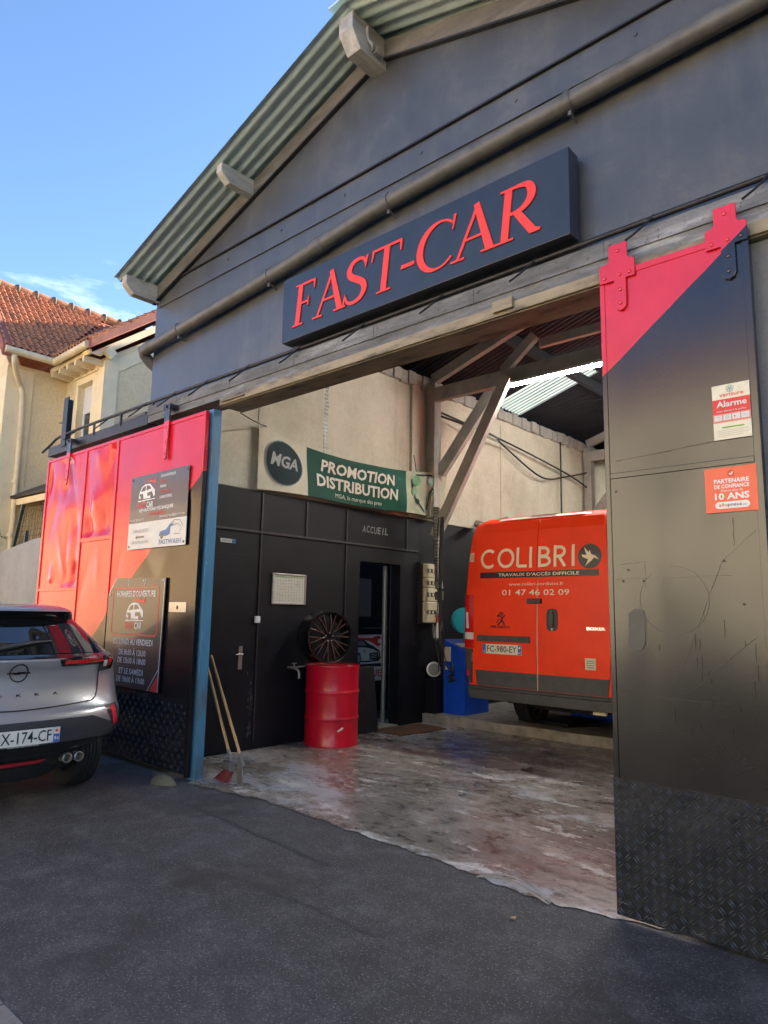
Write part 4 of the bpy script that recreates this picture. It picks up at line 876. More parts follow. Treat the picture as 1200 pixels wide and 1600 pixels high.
b.box(EX+0.002, WY0-0.02, 0, EX+0.028, WY0+0.42, 5.55); b.box(EX-0.35, WY0-0.022, 0, EX+0.002, WY0-0.001, 5.4)
b.poly([(NY+0.22, 5.45), (7.3, 6.97), (7.3, 7.2), (NY+0.22, 5.70)], fg, 0.002, 0.02)
b.box(-11.90, NY-0.03, 5.345, -11.12, NY-0.002, 5.46); b.box(-11.94, NY-0.06, 5.461, -11.08, NY-0.002, 5.49); b.box(-11.90, NY-0.028, 3.2, -11.82, NY-0.002, 5.343); b.box(-11.20, NY-0.028, 3.2, -11.13, NY-0.002, 5.343)
b.build('pilaster', 'house_trim', H, bevel=0.006)
wn = MB(); wn.box(-11.82, NY+0.09, 3.2, -11.765, NY+0.14, 5.34); wn.box(-11.255, NY+0.09, 3.2, -11.20, NY+0.14, 5.34); wn.box(-11.765, NY+0.09, 5.28, -11.255, NY+0.14, 5.34); wn.box(-11.54, NY+0.092, 3.2, -11.48, NY+0.138, 5.28); wn.box(-11.765, NY+0.092, 4.85, -11.255, NY+0.138, 5.279)
wo = wn.build('window', 'win_white', H, bevel=0.006)
b = MB(); b.box(-11.765, NY+0.11, 3.2, -11.54, NY+0.118, 4.849); b.box(-11.48, NY+0.11, 3.2, -11.255, NY+0.118, 4.849); b.build('pane', 'win_glass', wo)
wn = MB(); wn.box(-13.5, WY0-0.03, 2.3, EX-0.62, WY0-0.004, 4.25); wo = wn.build('window', 'win_white', H, bevel=0.006)
b = MB(); b.box(-13.42, WY0-0.036, 2.4, EX-0.72, WY0-0.031, 3.3); b.build('pane', 'win_glass', wo)
b = MB(); b.box(-13.6, WY0-0.09, 4.5, EX-0.50, WY0-0.001, 4.58); b.box(-13.55, WY0-0.05, 4.34, EX-0.55, WY0-0.001, 4.4995); b.box(-13.6, WY0-0.06, 4.0, EX-0.04, WY0-0.023, 4.05); b.build('window_head', 'house_trim', H, bevel=0.008)
b = MB()
for z in (3.12, 3.30): b.box(-13.4, WY0-0.04, z, EX-0.1, WY0-0.023, z+0.10)
b.build('brick_band', 'brick_red', H)
# roofs: real interlocking tiles, wave across and steps down the slope
def tiled(name, o, along, up, nA, nU, tw, tl, parent, skip=None, mt='tile'):
    o, al, up_ = Vector(o), Vector(along).normalized(), Vector(up).normalized(); nrm = al.cross(up_).normalized()
    if nrm.z < 0: nrm = -nrm
    b = MB(); prof = [(0, 0.0), (0.15, 0.028), (0.32, 0.036), (0.5, 0.026), (0.62, 0.002), (0.8, -0.008), (1.0, 0.0)]
    for j in range(nU):
        for i in range(nA):
            if skip and skip((i+0.5)*tw, (j+0.5)*tl): continue
            jit = rg.uniform(-0.003, 0.003); vs = []
            for (t, hgt) in prof: vs.append(o+al*(i+t)*tw+up_*(j*tl)+nrm*(hgt+0.030+jit))
            for (t, hgt) in prof: vs.append(o+al*(i+t)*tw+up_*((j+1)*tl+0.02)+nrm*(hgt+0.004+jit))
            for (t, hgt) in prof: vs.append(o+al*(i+t)*tw+up_*(j*tl)+nrm*(hgt+0.008+jit))
            m_ = len(prof); fs = [(k, k+1, m_+k+1, m_+k) for k in range(m_-1)]+[(2*m_+k, 2*m_+k+1, k+1, k) for k in range(m_-1)]
            b.add(vs, fs)
    return b.build(name, mt, parent)
import itertools
TW = 0.112; TL = 0.168
# main slope facing the garage: eave at x=-11.95 z=5.75, ridge x=-13.6 z=7.45
su = Vector((-1.65, 0, 1.70)).normalized()
tiled('roof', (-11.95, 3.82, 5.76), (0, 1, 0), su, 52, 14, TW, TL, H, skip=lambda a, u: (3.82+a) > 4.62+max(0, u*0.70)*1.0+0.02 and (3.82+a) > 4.62+u*0.70)
b = MB(); b.add([(-11.97, 3.85, 5.74), (-13.6, 3.85, 7.43), (-13.6, 9.0, 7.43), (-11.97, 9.0, 5.74)], [(0, 1, 2, 3)]); b.add([(-15.3, 3.85, 5.70), (-13.6, 3.85, 7.43), (-13.6, 9.0, 7.43), (-15.3, 9.0, 5.70)], [(3, 2, 1, 0)]); b.build('roof_deck', 'verge', H)
# wing roof slope facing the street, meeting the main slope in a valley
sw = Vector((0, 2.6, 1.95)).normalized()
def wing_skip(a, u):
    x = -13.6+a; y = 4.66+u*sw.y; z = 5.76+u*sw.z; return z < 5.76+(-11.95-x)*(1.70/1.65)-0.03
tiled('wing_roof', (-13.6, 4.62, 5.76), (1, 0, 0), sw, 27, 19, TW, TL, H, skip=wing_skip)
b = MB(); b.add([(-13.6, 4.66, 5.74), (-10.62, 4.66, 5.74), (-10.62, 7.28, 7.70), (-13.6, 7.28, 7.70)], [(0, 1, 2, 3)]); b.add([(-13.6, 9.9, 5.74), (-10.62, 9.9, 5.74), (-10.62, 7.28, 7.70), (-13.6, 7.28, 7.70)], [(3, 2, 1, 0)]); b.build('roof_deck', 'verge', H)
b = MB()      # ridge tiles with mortar collars
y = 3.78
while y < 9:
    b.lathe([(0.095, 0), (0.105, 0.02), (0.088, 0.34)], (-13.6, y, 7.47), (0, 1, 0), 14, 0); b.lathe([(0.10, -0.03), (0.118, 0.0), (0.10, 0.03)], (-13.6, y+0.02, 7.475), (0, 1, 0), 12, 1); y += 0.34
b.build('ridge', ['tile', 'ridge_moss'], H, smooth=60)
def verge(pts, wd, h, name, ax):
    b = MB(); p0, p1 = Vector(pts[0]), Vector(pts[1]); d = p1-p0; n = max(2, int(d.length/0.32))
    for k in range(n):
        a = p0+d*(k/n); c = p0+d*((k+1.06)/n)+Vector((0, 0, 0.018)); u = Vector(ax)*wd
        b.obox(a-Vector((0, 0, h)), c-a-Vector((0, 0, 0.018)), u, Vector((0, 0, h)))
    return b.build(name, 'verge', H, bevel=0.012)
verge(((-10.60, 4.64, 5.80), (-10.60, 7.28, 7.80)), 0.16, 0.17, 'verge_tiles', (-1, 0, 0))
verge(((-11.93, 3.80, 5.80), (-13.6, 3.80, 7.56)), 0.14, 0.22, 'verge_tiles', (0, 1, 0)); verge(((-15.3, 3.80, 5.80), (-13.6, 3.80, 7.56)), 0.14, 0.22, 'verge_tiles', (0, 1, 0))
b = MB(); b.poly([(4.72, 5.60), (7.28, 7.53), (7.28, 7.40), (4.9, 5.6)], lambda a, c, d: Vector((-10.80+d, a, c)), 0, 0.04); b.box(-12.3, 4.72, 5.60, -10.8, 4.76, 5.68)
for k in range(5): b.box(-12.2+k*0.30, 4.70, 5.50, -12.13+k*0.30, 5.04, 5.60)
b.bar((-10.72, 4.98, 5.62), (-10.72, 5.06, 5.74), 0.10, 0.16)
b.build('eaves_board', 'gutter', H)
b = MB(); gut = [(-11.93, 3.86, 5.70), (-11.93, 4.56, 5.695)]
b.tube([(-11.92, 3.84, 5.70), (-11.92, 4.62, 5.695)], 0.062, 12); b.tube([(-11.95, 4.63, 5.692), (-10.66, 4.63, 5.70)], 0.062, 12)
b.build('gutter', 'gutter', H, smooth=60)
b = MB(); b.tube(smooth_line([(-11.95, 4.0, 5.66), (-11.98, 4.02, 5.52), (-12.25, 4.20, 5.30), (-12.29, 4.30, 5.0), (-12.29, 4.33, 3.5), (-12.29, 4.35, 0.1)], 5), 0.045, 10)
for z in (4.7, 3.6, 2.7): b.lathe([(0.045, -.03), (0.055, -.03), (0.055, .03), (0.045, .03)], (-12.29, 4.315, z), (0, 0, 1), 10)
b.build('downpipe', 'gutter', H, smooth=60)
# lean-to porch roof against the east wall
b = MB(); b.obox((-12.32, 4.28, 3.30), (1.9, 0, -0.02), (0, 0.85, 0.46), (0, -0.02, 0.045), 0); b.build('porch_roof', 'black_metal', H)
b = MB(); b.obox((-12.32, 4.33, 3.19), (1.9, 0, -0.02), (0, 0.80, 0.43), (0, -0.02, 0.095), 0); b.tube([(-12.2, 4.30, 3.27), (-12.24, 4.32, 3.1), (-12.25, 4.33, 2.9)], 0.03, 8); b.build('porch_fascia', 'gutter', H)

# ---- yard wall, mesh fence, weeds
YW = thing('yard_wall', (-11.9, 4.2, 0), 'rough grey concrete yard wall behind the silver car', 'wall')
b = MB(); b.poly([(-14.8, 0), (-9.30, 0), (-9.30, 2.58), (-11.0, 2.55), (-11.5, 2.5), (-12.6, 2.38), (-14.8, 2.2)], lambda a, c, d: Vector((a, 4.40-d, c)), 0, 0.2); b.build('wall', 'yard_concrete', YW, bevel=0.02)
MF = thing('wire_fence', (-11.5, 4.3, 2.5), 'leaning rusty wire mesh fence with green post above the yard wall', 'fence')
b = MB(); b.bar((-12.05, 4.28, 2.36), (-11.80, 4.30, 3.16), 0.05, 0.05); b.build('fence_post', 'fence_green', MF)
b = MB(); b.bar((-11.52, 4.28, 2.46), (-11.56, 4.30, 2.72), 0.05, 0.05); b.build('fence_post', 'fence_green', MF)
b = MB()
for k in range(19):
    t = k*0.085; b.tube([(-11.98+t, 4.30+0.02*math.sin(k), 2.42), (-11.92+t+0.03*math.sin(k*2), 4.31, 2.75), (-11.83+t, 4.30+0.02*math.sin(k*1.7), 3.08+0.02*math.sin(k))], 0.004, 5)
for j in range(8):
    z = 2.46+j*0.087; b.tube([(-11.98+j*0.02+i*0.4, 4.30+0.015*math.sin(i+j), z+0.012*math.sin(i*1.3+j)) for i in range(5)], 0.004, 5)
b.build('mesh', 'wire', MF)
def weed(x, y, z, n, h, sp, label):
    T = thing('weed', (x, y, z), label, 'plant'); s = MB(); lf = MB()
    for k in range(n):
        a = rg.uniform(0, 6.28); r_ = rg.uniform(0.1, sp); hh = h*rg.uniform(0.4, 1.0)
        p = [Vector((x, y, z)), Vector((x+r_*0.5*math.cos(a), y+r_*0.3*math.sin(a), z+hh*0.6)), Vector((x+r_*math.cos(a), y+r_*0.5*math.sin(a), z+hh))]
        s.tube(p, 0.004, 5)
        for q_ in range(12):
            t = rg.uniform(0.2, 1); c = p[0].lerp(p[2], t)+Vector((rg.uniform(-.04, .04), rg.uniform(-.03, .03), rg.uniform(-.03, .03)))
            d = Vector((rg.uniform(-1, 1), rg.uniform(-1, 1), rg.uniform(-.4, .8))).normalized(); e_ = d.cross(Vector((rg.uniform(-1, 1), rg.uniform(-1, 1), 1))).normalized(); l = rg.uniform(0.025, 0.055)
            lf.add([c-d*l, c+e_*l*0.42, c+d*l, c-e_*l*0.42], [(0, 1, 2, 3)])
    s.build('stem', 'wire', T); lf.build('foliage', 'leaf', T)
weed(-12.6, 4.25, 2.38, 22, 0.40, 0.60, 'straggling green weed on top of the yard wall beside the leaning post')
# stone against the door foot, dry leaf, bent steel strip in the threshold
b = MB(); rr = random.Random(5); n1, n2 = 14, 7; vs = []
for j in range(n2+1):
    for i in range(n1):
        th = 2*math.pi*i/n1; ph = math.pi/2*j/n2; r_ = 1+0.10*math.sin(3*th+1)+0.06*rr.uniform(-1, 1)
        vs.append((-5.72+0.15*r_*math.cos(th)*math.cos(ph), 3.46+0.085*r_*math.sin(th)*math.cos(ph), 0.075*math.sin(ph)*(1+0.05*rr.uniform(-1, 1))-0.004))
b.add(vs, [(j*n1+i, j*n1+(i+1) % n1, (j+1)*n1+(i+1) % n1, (j+1)*n1+i) for j in range(n2) for i in range(n1)])
tag(b.build('stone', 'stone', smooth=60), 'flat mossy stone wedged at the foot of the left sliding door', 'stone')
b = MB(); b.add([(-2.035, 3.222, 0.006), (-2.018, 3.212, 0.014), (-1.997, 3.224, 0.009), (-2.004, 3.244, 0.016), (-2.026, 3.242, 0.010)], [(0, 1, 2, 3, 4)]); tag(b.build('dry_leaf', 'dead_leaf'), 'small dry brown leaf lying on the asphalt before the threshold', 'leaf')
TS = thing('threshold_strip', (-2.25, 3.6, 0), 'bent steel guide strip half sunk in the worn threshold', 'metal strip')
for off, nm in ((0.0, 'strip_edge'), (0.055, 'strip_edge')):
    p = smooth_line([(-2.46, 3.585-off*0.5, 0.012), (-2.36, 3.66-off, 0.024), (-2.26, 3.665-off, 0.026), (-2.12, 3.62-off, 0.022), (-2.02, 3.555-off*0.6, 0.016), (-1.97, 3.53-off*0.3, 0.008)], 5)
    b = MB(); b.tube(p, 0.005, 6); b.build(nm, 'step', TS, smooth=60)
# house across the street: it is what the doors and the car mirror
OH2 = thing('street_house', (-33, -9, 0), 'ochre house across the street, mirrored in the left red door', 'house')
b = MB(); b.box(-50, -11.0, 0, -16.2, -8.6, 6.3); b.build('wall', 'ochre_opp', OH2)
b = MB(); b.obox((-50.2, -8.3, 6.25), (34.1, 0, 0), (0, -1.6, 1.3), (0, 0, 0.12)); b.build('roof', 'verge', OH2)
OH = thing('street_house', (-5, -9, 0), 'long cream house across the street facing the garage', 'house')
b = MB(); b.box(-16, -11.0, 0, 7, -8.5, 6.6); b.build('wall', 'house_wall_opp', OH)
b = MB(); b.obox((-16.1, -8.2, 6.55), (23.4, 0, 0), (0, -1.6, 1.3), (0, 0, 0.12)); b.build('roof', 'verge', OH)
for k in range(5):
    for z in (1.2, 4.0):
        x = -14.5+k*4.2; b = MB(); b.box(x, -8.5, z, x+1.1, -8.47, z+1.5); b.build('window', 'win_glass', OH)
# unseen houses, put in to keep the street and car in shade
NB = thing('side_house', (6.5, 9, 0), 'grey rendered house right of the garage, outside the picture', 'house')
b = MB(); b.box(0.10, 3.9, 0, 14, 16, 6.4); b.build('wall', 'grey_wall', NB)
b = MB(); b.obox((0.0, 3.6, 6.41), (14.2, 0, 0), (0, 6.4, 2.2), (0, 0, 0.12)); b.obox((0.0, 16.3, 6.41), (14.2, 0, 0), (0, -6.3, 2.2), (0, 0, 0.12)); b.build('roof', 'verge', NB)
RB = thing('rear_sun_blocker', (-9.0, 17, 0), 'unseen tall house behind the garage, added to block sun from the yard', 'house')
b = MB(); b.box(-10.9, 14.5, 0, -7.1, 20, 9.3); b.build('wall', 'house_cool', RB)
b = MB(); b.obox((-11.1, 14.3, 9.31), (4.2, 0, 0), (0, 2.95, 1.5), (0, 0, 0.12)); b.obox((-11.1, 20.2, 9.31), (4.2, 0, 0), (0, -2.95, 1.5), (0, 0, 0.12)); b.build('roof', 'verge', RB)

# ================================================================== INSIDE THE GARAGE
# banner
BN = thing('promotion_banner', (-6.30, 6.5, 2.9), 'long green and cream promotion banner strung along the cream left wall', 'banner')
def ban(a, t, c=0.0):
    # a: 0..1 along, t: 0..1 up; slight sag, folds and a slack top edge
    y = 4.83+(8.26-4.83)*a
    top = 3.60+0.10*(1-a)**6 - 0.135*math.sin(math.pi*a)**0.9 + 0.045*a; bot = 2.905+0.012*math.sin(9*a)+0.03*a
    x = WX+0.05+0.10*a+0.014*math.sin(11*a+2.5*t)+0.020*math.sin(4*a-t*2)+0.012*math.sin(26*a+6*t)*a
    return Vector((x+c, y, bot+(top-bot)*t))
b = MB(); b.rect(ban, 0, 0, 0.215, 1, 0, 0, 10, 8); b.rect(ban, 0.215, 0, 0.74, 1, 0, 1, 24, 8); b.rect(ban, 0.74, 0, 1, 1, 0, 2, 14, 8); b.build('cloth', ['banner_white', 'banner_green', 'banner_fade'], BN, smooth=60)
bt = lambda a, q, c=0.0: ban(a, q, c)
b = MB()
def discb(ca, cb, ra, rb, c, mi, k=26):
    vs = [bt(ca, cb, c)]+[bt(ca+ra*j/6*math.cos(2*math.pi*i/k), cb+rb*j/6*math.sin(2*math.pi*i/k), c) for j in range(1, 7) for i in range(k)]
    b.add(vs, [(0, 1+i, 1+(i+1) % k) for i in range(k)]+[(1+j*k+i, 1+(j+1)*k+i, 1+(j+1)*k+(i+1) % k, 1+j*k+(i+1) % k) for j in range(5) for i in range(k)], mi)
discb(0.108, 0.50, 0.083, 0.395, 0.010, 3); discb(0.108, 0.50, 0.079, 0.378, 0.014, 0)
# metric text frame on the banner (approx 3.33 m long, 0.68 m tall)
bf = lambda a, q, c=0.0: ban(a/3.33, q/0.66, c)
b.text(bf, 'MGA', 0.355, 0.285, 0.135, 0.40, 'C', 0.018, 1, 0.03, 0.25)
b.text(bf, 'PROMOTION', 1.56, 0.395, 0.155, 1.26, 'C', 0.010, 2, 0.03, 0.12); b.text(bf, 'DISTRIBUTION', 1.56, 0.175, 0.155, 1.40, 'C', 0.010, 2, 0.03, 0.0); b.text(bf, 'MGA, la marque des pros', 1.56, 0.055, 0.06, 0.80, 'C', 0.010, 2)
# belt and pulleys drawing
b.stroke(bf, [(2.60, 0.40), (2.58, 0.52), (2.66, 0.60), (2.98, 0.61), (3.06, 0.54), (3.03, 0.42), (2.95, 0.34), (2.92, 0.10), (2.86, 0.05), (2.66, 0.24), (2.63, 0.34), (2.60, 0.40)], 0.028, 0.010, None, 0)
for (x, z, r_) in ((2.66, 0.51, 0.085), (2.975, 0.52, 0.075), (2.63, 0.34, 0.055), (3.0, 0.33, 0.035)): b.poly([(x+r_*math.cos(2*math.pi*i/18), z+r_*math.sin(2*math.pi*i/18)) for i in range(18)], bf, 0.014, None, 4)
for (x, z, r_) in ((2.70, 0.19, 0.045), (2.87, 0.07, 0.03)): b.poly([(x+r_*math.cos(2*math.pi*i/16), z+r_*math.sin(2*math.pi*i/16)) for i in range(16)], bf, 0.015, None, 0 if r_ > 0.04 else 1)
b.build('lettering', ['banner_dark', 'banner_grey', 'banner_letter', 'banner_grey', 'banner_leaf'], BN)
for p_ in (smooth_line([(-5.60, 4.0, 3.47), (-5.95, 4.45, 3.54), ban(0.03, 1.0)], 4), [ban(0.98, 1.0), ban(0.98, 1.0)+Vector((0.0, 0.10, 0.05))], [ban(0.8, 1.0), ban(0.8, 1.0)+Vector((-0.05, 0.0, 0.25))]):
    b = MB(); b.tube(p_, 0.006, 6); b.build('rope', 'cable', BN)
# raised ACCUEIL lettering above the office opening
b = MB()
for k, (ch, dz) in enumerate(zip('ACCUEIL', (0, .004, 0, -.003, .002, 0, .003))): b.text(fi, ch, 6.66+k*0.074, 2.59+dz, 0.09, 0.058 if ch != 'I' else 0.016, 'C', 0.006, 0, 0.02, 0.1)
tag(b.build('wall_lettering', 'banner_grey'), 'faded grey stuck-on letters spelling a word above the office opening', 'lettering')
# small enamel label, planning board, switch, tap
LB = thing('wall_label', (WX, 4.5, 2.26), 'tiny white and blue label high on the dark wall near the blue post', 'label')
b = MB(); b.box(WX+0.002, 4.40, 2.258, WX+0.008, 4.60, 2.302, 0); b.box(WX+0.0085, 4.55, 2.26, WX+0.0095, 4.598, 2.30, 1); b.build('plate', ['paper', 'blue_print'], LB)
b = MB(); b.text(lambda a, q, c=0.0: Vector((WX+0.008+c, a, q)), '0000', 4.475, 2.272, 0.018, 0.11, 'C', 0.001, 0); b.build('lettering', 'board_dark', LB)
PB = thing('planning_board', (WX, 5.4, 1.6), 'framed white planning board with scribbled grid on the dark wall', 'board')
b = MB(); b.box(WX+0.002, 5.135, 1.60, WX+0.022, 5.155, 1.962); b.box(WX+0.002, 5.635, 1.60, WX+0.022, 5.655, 1.962); b.box(WX+0.002, 5.155, 1.60, WX+0.022, 5.635, 1.622); b.box(WX+0.002, 5.155, 1.94, WX+0.022, 5.635, 1.962); b.build('frame', 'alu', PB, bevel=0.004)
b = MB(); b.box(WX+0.002, 5.155, 1.622, WX+0.010, 5.635, 1.94); b.build('sheet', 'paper', PB)
b = MB(); q = lambda a, z, c=0.0: Vector((WX+0.010+c, a, z))
b.rect(q, 5.17, 1.918, 5.61, 1.926, 0.001, 1)
for k in range(11): b.rect(q, 5.17+k*0.043, 1.635, 5.1725+k*0.043, 1.915, 0.001, 0)
for k in range(9): b.rect(q, 5.17, 1.64+k*0.034, 5.61, 1.6415+k*0.034, 0.0014, 0)
for k in range(34):
    a = rg.uniform(5.19, 5.56); z = rg.uniform(1.64, 1.90); b.stroke(q, [(a+i*0.010, z+rg.uniform(-.006, .006)) for i in range(rg.randint(3, 6))], 0.003, 0.0018+k*0.0001, None, rg.choice((0, 0, 2)))
b.build('printing', ['grey_print', 'green_print', 'red_faint'], PB)
SWT = thing('light_switch', (WX, 4.94, 1.38), 'small white light switch at the foot of a thin conduit', 'switch')
b = MB(); b.box(WX+0.002, 4.905, 1.385, WX+0.030, 4.975, 1.46); b.build('switch_plate', 'offwhite', SWT, bevel=0.006)
b = MB(); b.box(WX+0.0305, 4.92, 1.405, WX+0.036, 4.96, 1.445); b.build('rocker', 'white', SWT, bevel=0.003)
TP = thing('water_tap', (WX, 5.48, 0.75), 'old brass garden tap on the black wall beside the red drum', 'tap')
b = MB(); b.tube([(WX+0.01, 5.72, 0.875), (WX+0.03, 5.5, 0.87), (WX+0.03, 5.40, 0.875)], 0.012, 8); b.tube(smooth_line([(WX+0.03, 5.46, 0.87), (WX+0.10, 5.47, 0.86), (WX+0.14, 5.48, 0.82), (WX+0.145, 5.48, 0.75)], 4), [0.016]*9+[0.014]*4, 10); b.build('spout', 'steel', TP, smooth=60)
b = MB(); b.tube([(WX+0.07, 5.465, 0.87), (WX+0.07, 5.465, 0.915)], 0.008, 8); b.bar((WX+0.07, 5.43, 0.92), (WX+0.07, 5.50, 0.92), 0.02, 0.012); b.build('handle', 'steel', TP, bevel=0.003)
# red drum with rim on top
DC = Vector((-6.098, 5.85, 0.006))
DM = thing('oil_drum', DC, 'glossy red steel drum with dented lower side standing against the black wall', 'drum')
Rd = 0.312; prof = [(0, 0.012), (Rd-0.006, 0.012), (Rd+0.004, 0.0), (Rd+0.008, 0.012), (Rd+0.002, 0.026)]
for c in (0.305, 0.60): prof += [(Rd, c-0.030), (Rd+0.003, c-0.016), (Rd+0.012, c-0.004), (Rd+0.012, c+0.004), (Rd+0.003, c+0.016), (Rd, c+0.030)]
prof += [(Rd+0.001, 0.875), (Rd+0.008, 0.888), (Rd+0.006, 0.900), (Rd-0.004, 0.902), (Rd-0.008, 0.885), (0.0, 0.885)]
b = MB(); b.lathe(prof, DC, (0, 0, 1), 64)
for i, v in enumerate(b.v):      # dents
    d = v-DC; a = math.atan2(d.y, d.x); 
    for (ac, zc, sa, sz, dep) in ((-0.70, 0.17, 0.30, 0.09, 0.020), (-0.35, 0.14, 0.20, 0.12, 0.014), (-1.1, 0.42, 0.4, 0.2, 0.006)):
        k = dep*math.exp(-((a-ac)/sa)**2-((d.z-zc)/sz)**2)
        if d.xy.length > 0.1: b.v[i] = b.v[i]-Vector((d.x, d.y, 0)).normalized()*k
b.build('shell', 'drum_red', DM, smooth=50)
b = MB(); b.lathe([(0.03, 0), (0.03, 0.012), (0.0, 0.014)], DC+Vector((0.16, 0.12, 0.885)), (0, 0, 1), 16); b.build('bung', 'steel', DM, smooth=40)
b = MB(); a = -0.45; c = DC+Vector((math.cos(a)*(Rd-0.006), math.sin(a)*(Rd-0.006), 0.20)); b.stroke(FR(c, (-math.sin(a), math.cos(a), 0), (0, 0, 1)), [(-0.03, -0.02), (0.0, -0.004), (0.025, 0.012), (0.04, 0.02)], [0.012, 0.02, 0.024, 0.01], 0.012); b.build('scratch', 'offwhite', DM)
RC = Vector((-6.08, 5.72, 1.228)); ax = Vector((0.975, -0.22, 0.03)).normalized()
RM = thing('alloy_wheel', RC-Vector((0, 0, 0.295)), 'gloss black multi-spoke alloy wheel standing upright on the red drum', 'wheel')
Rr = 0.302
b = MB(); b.lathe([(Rr, 0.075), (Rr-0.004, 0.085), (Rr-0.016, 0.082), (Rr-0.022, 0.06), (Rr-0.03, 0.03), (Rr-0.035, -0.12), (Rr-0.012, -0.17), (Rr-0.004, -0.18), (Rr+0.0, -0.17), (Rr-0.006, -0.155), (Rr-0.028, -0.10), (Rr-0.032, 0.02), (Rr-0.010, 0.062), (Rr, 0.075)], RC, ax, 64); b.build('barrel', 'rim_black', RM, smooth=40)
ux = ax.cross(Vector((0, 0, 1))).normalized(); uy = ux.cross(ax); fr_ = FR(RC, -ux if False else ux*-1, uy, ax)
b = MB(); e_ = MB()
for k in range(10):
    a = 2*math.pi*k/10+0.12; P = lambda r_, da: (r_*math.cos(a+da), r_*math.sin(a+da))
    for sg in (-1, 1):
        pts = [P(0.055, 0.0), P(0.115, 0.03*sg), P(0.19, 0.10*sg), P(0.268, 0.135*sg)]; h = [0.052, 0.058, 0.066, 0.060]
        for i in range(3):
            p0, p1 = pts[i], pts[i+1]; A = fr_(p0[0], p0[1], h[i]+0.0005*sg+k*0.0001); B_ = fr_(p1[0], p1[1], h[i+1]+0.0005*sg+k*0.0001)
            b.bar(A-ax*0.014, B_-ax*0.014, 0.020, 0.030, 0, ax); e_.bar(A+ax*0.0026, B_+ax*0.0026, 0.008, 0.002, 0, ax)
b.lathe([(0.0, 0.045), (0.035, 0.045), (0.038, 0.058), (0.058, 0.060), (0.068, 0.045), (0.072, 0.0)], RC, ax, 24)
b.build('spokes', 'rim_black', RM, bevel=0.003); e_.build('spoke_edges', 'rim_edge', RM)
b = MB()
for k in range(5):
    a = 2*math.pi*k/5+0.3; b.lathe([(0.009, 0.0), (0.009, 0.004), (0, 0.004)], fr_(0.050*math.cos(a), 0.050*math.sin(a), 0.0605), ax, 8)
b.build('bolt_seat', 'steel', RM)
# dark board leaning between drum and opening
b = MB(); b.obox((WX+0.115, 6.30, 0.006), (0.022, 0, 0), (0, 0.57, 0), (-0.095, 0.0, 0.82)); tag(b.build('leaning_board', 'black_metal', bevel=0.003), 'plain black board leaning on the wall between red drum and office opening', 'board')
# broom and scraper leaning on the wall
BR = thing('broom', (-5.42, 3.98, 0.006), 'wooden broom with red bristles leaning by the blue post, bristles in front', 'broom')
h0, h1 = Vector((-5.375, 3.93, 0.16)), Vector((-6.16, 4.08, 1.14))
b = MB(); b.tube([h0, h1], 0.0135, 10); b.build('handle', 'broom_wood', BR, smooth=60)
b = MB(); b.tube([h0+(h1-h0)*-0.01, h0+(h1-h0)*0.10], 0.017, 10); b.obox(h0+Vector((-0.075, -0.035, -0.06)), (0.15, -0.03, 0), (0.01, 0.05, 0), (-0.01, 0, 0.075)); b.build('head', 'pipe', BR, bevel=0.006)
b = MB()
for k in range(150):
    t, s_ = rg.uniform(0, 1), rg.uniform(0, 1); p = h0+Vector((-0.07+0.14*t, -0.03*t-0.03+0.045*s_, -0.06)); e2 = Vector((-5.42+0.0+(t-0.5)*0.20+rg.uniform(-.01, .01), p.y-0.045+rg.uniform(-.025, .025), 0.010)); b.tube([p, e2], 0.0022, 4)
b.build('bristles', 'bristle', BR)
SH = thing('floor_scraper', (-5.36, 4.1, 0.006), 'wooden-handled steel floor scraper leaning behind the broom', 'scraper')
h0, h1 = Vector((-5.225, 3.94, 0.17)), Vector((-6.12, 4.16, 1.06))
b = MB(); b.tube([h0, h1], 0.0135, 10); b.build('handle', 'broom_wood', SH, smooth=60)
b = MB(); b.tube([h0-(h1-h0)*0.03, h0+(h1-h0)*0.08], 0.018, 10); b.obox(h0+Vector((-0.05, -0.02, 0.0)), (0.11, -0.03, 0), (0.004, 0.008, 0), (0.035, -0.02, -0.19)); b.build('blade', 'pipe', SH, bevel=0.002)
# door mat in front of the opening
b = MB(); b.obox((-6.37, 6.86, 0.008), (0.52, -0.05, 0), (0.06, 0.88, 0), (0, 0, 0.014)); tag(b.build('door_mat', 'mat_brown', bevel=0.004), 'worn brown doormat on the floor before the office opening', 'doormat')
# office poster and board
WP = thing('welcome_poster', (-7.65, 8.1, 0.46), 'white welcome poster with car drawing and red spanner inside the office', 'poster')
q = lambda a, z, c=0.0: Vector((-7.655+c, a, z))
b = MB(); b.box(-7.659, 7.10, 0.47, -7.655, 8.46, 1.185); b.build('sheet', 'poster_white', WP)
b = MB(); K = lambda a, z, c=0.0: q(7.78+a*0.36, 0.78+z*0.36, c)
b.poly([(-0.45, 0.0), (-0.5, 0.35), (-0.35, 0.62), (0.05, 0.92), (0.55, 0.94), (0.95, 0.72), (1.25, 0.62), (1.62, 0.42), (1.72, 0.12), (1.6, -0.02), (0.7, -0.06)], K, 0.002, None, 1)
b.poly([(-0.38, 0.05), (-0.42, 0.33), (-0.28, 0.55), (0.02, 0.60), (0.7, 0.58), (1.2, 0.50), (1.55, 0.36), (1.62, 0.15), (1.5, 0.04), (0.72, 0.0)], K, 0.003, None, 2)
b.poly([(0.02, 0.66), (0.18, 0.86), (0.52, 0.87), (0.80, 0.68)], K, 0.003, None, 3); b.poly([(0.95, 0.33), (1.5, 0.36), (1.6, 0.1), (1.5, 0.02), (1.0, 0.05)], K, 0.004, None, 1)
for k in range(3): b.stroke(K, [(1.05, 0.12+k*0.07), (1.45, 0.14+k*0.07)], 0.02, 0.005, None, 2)
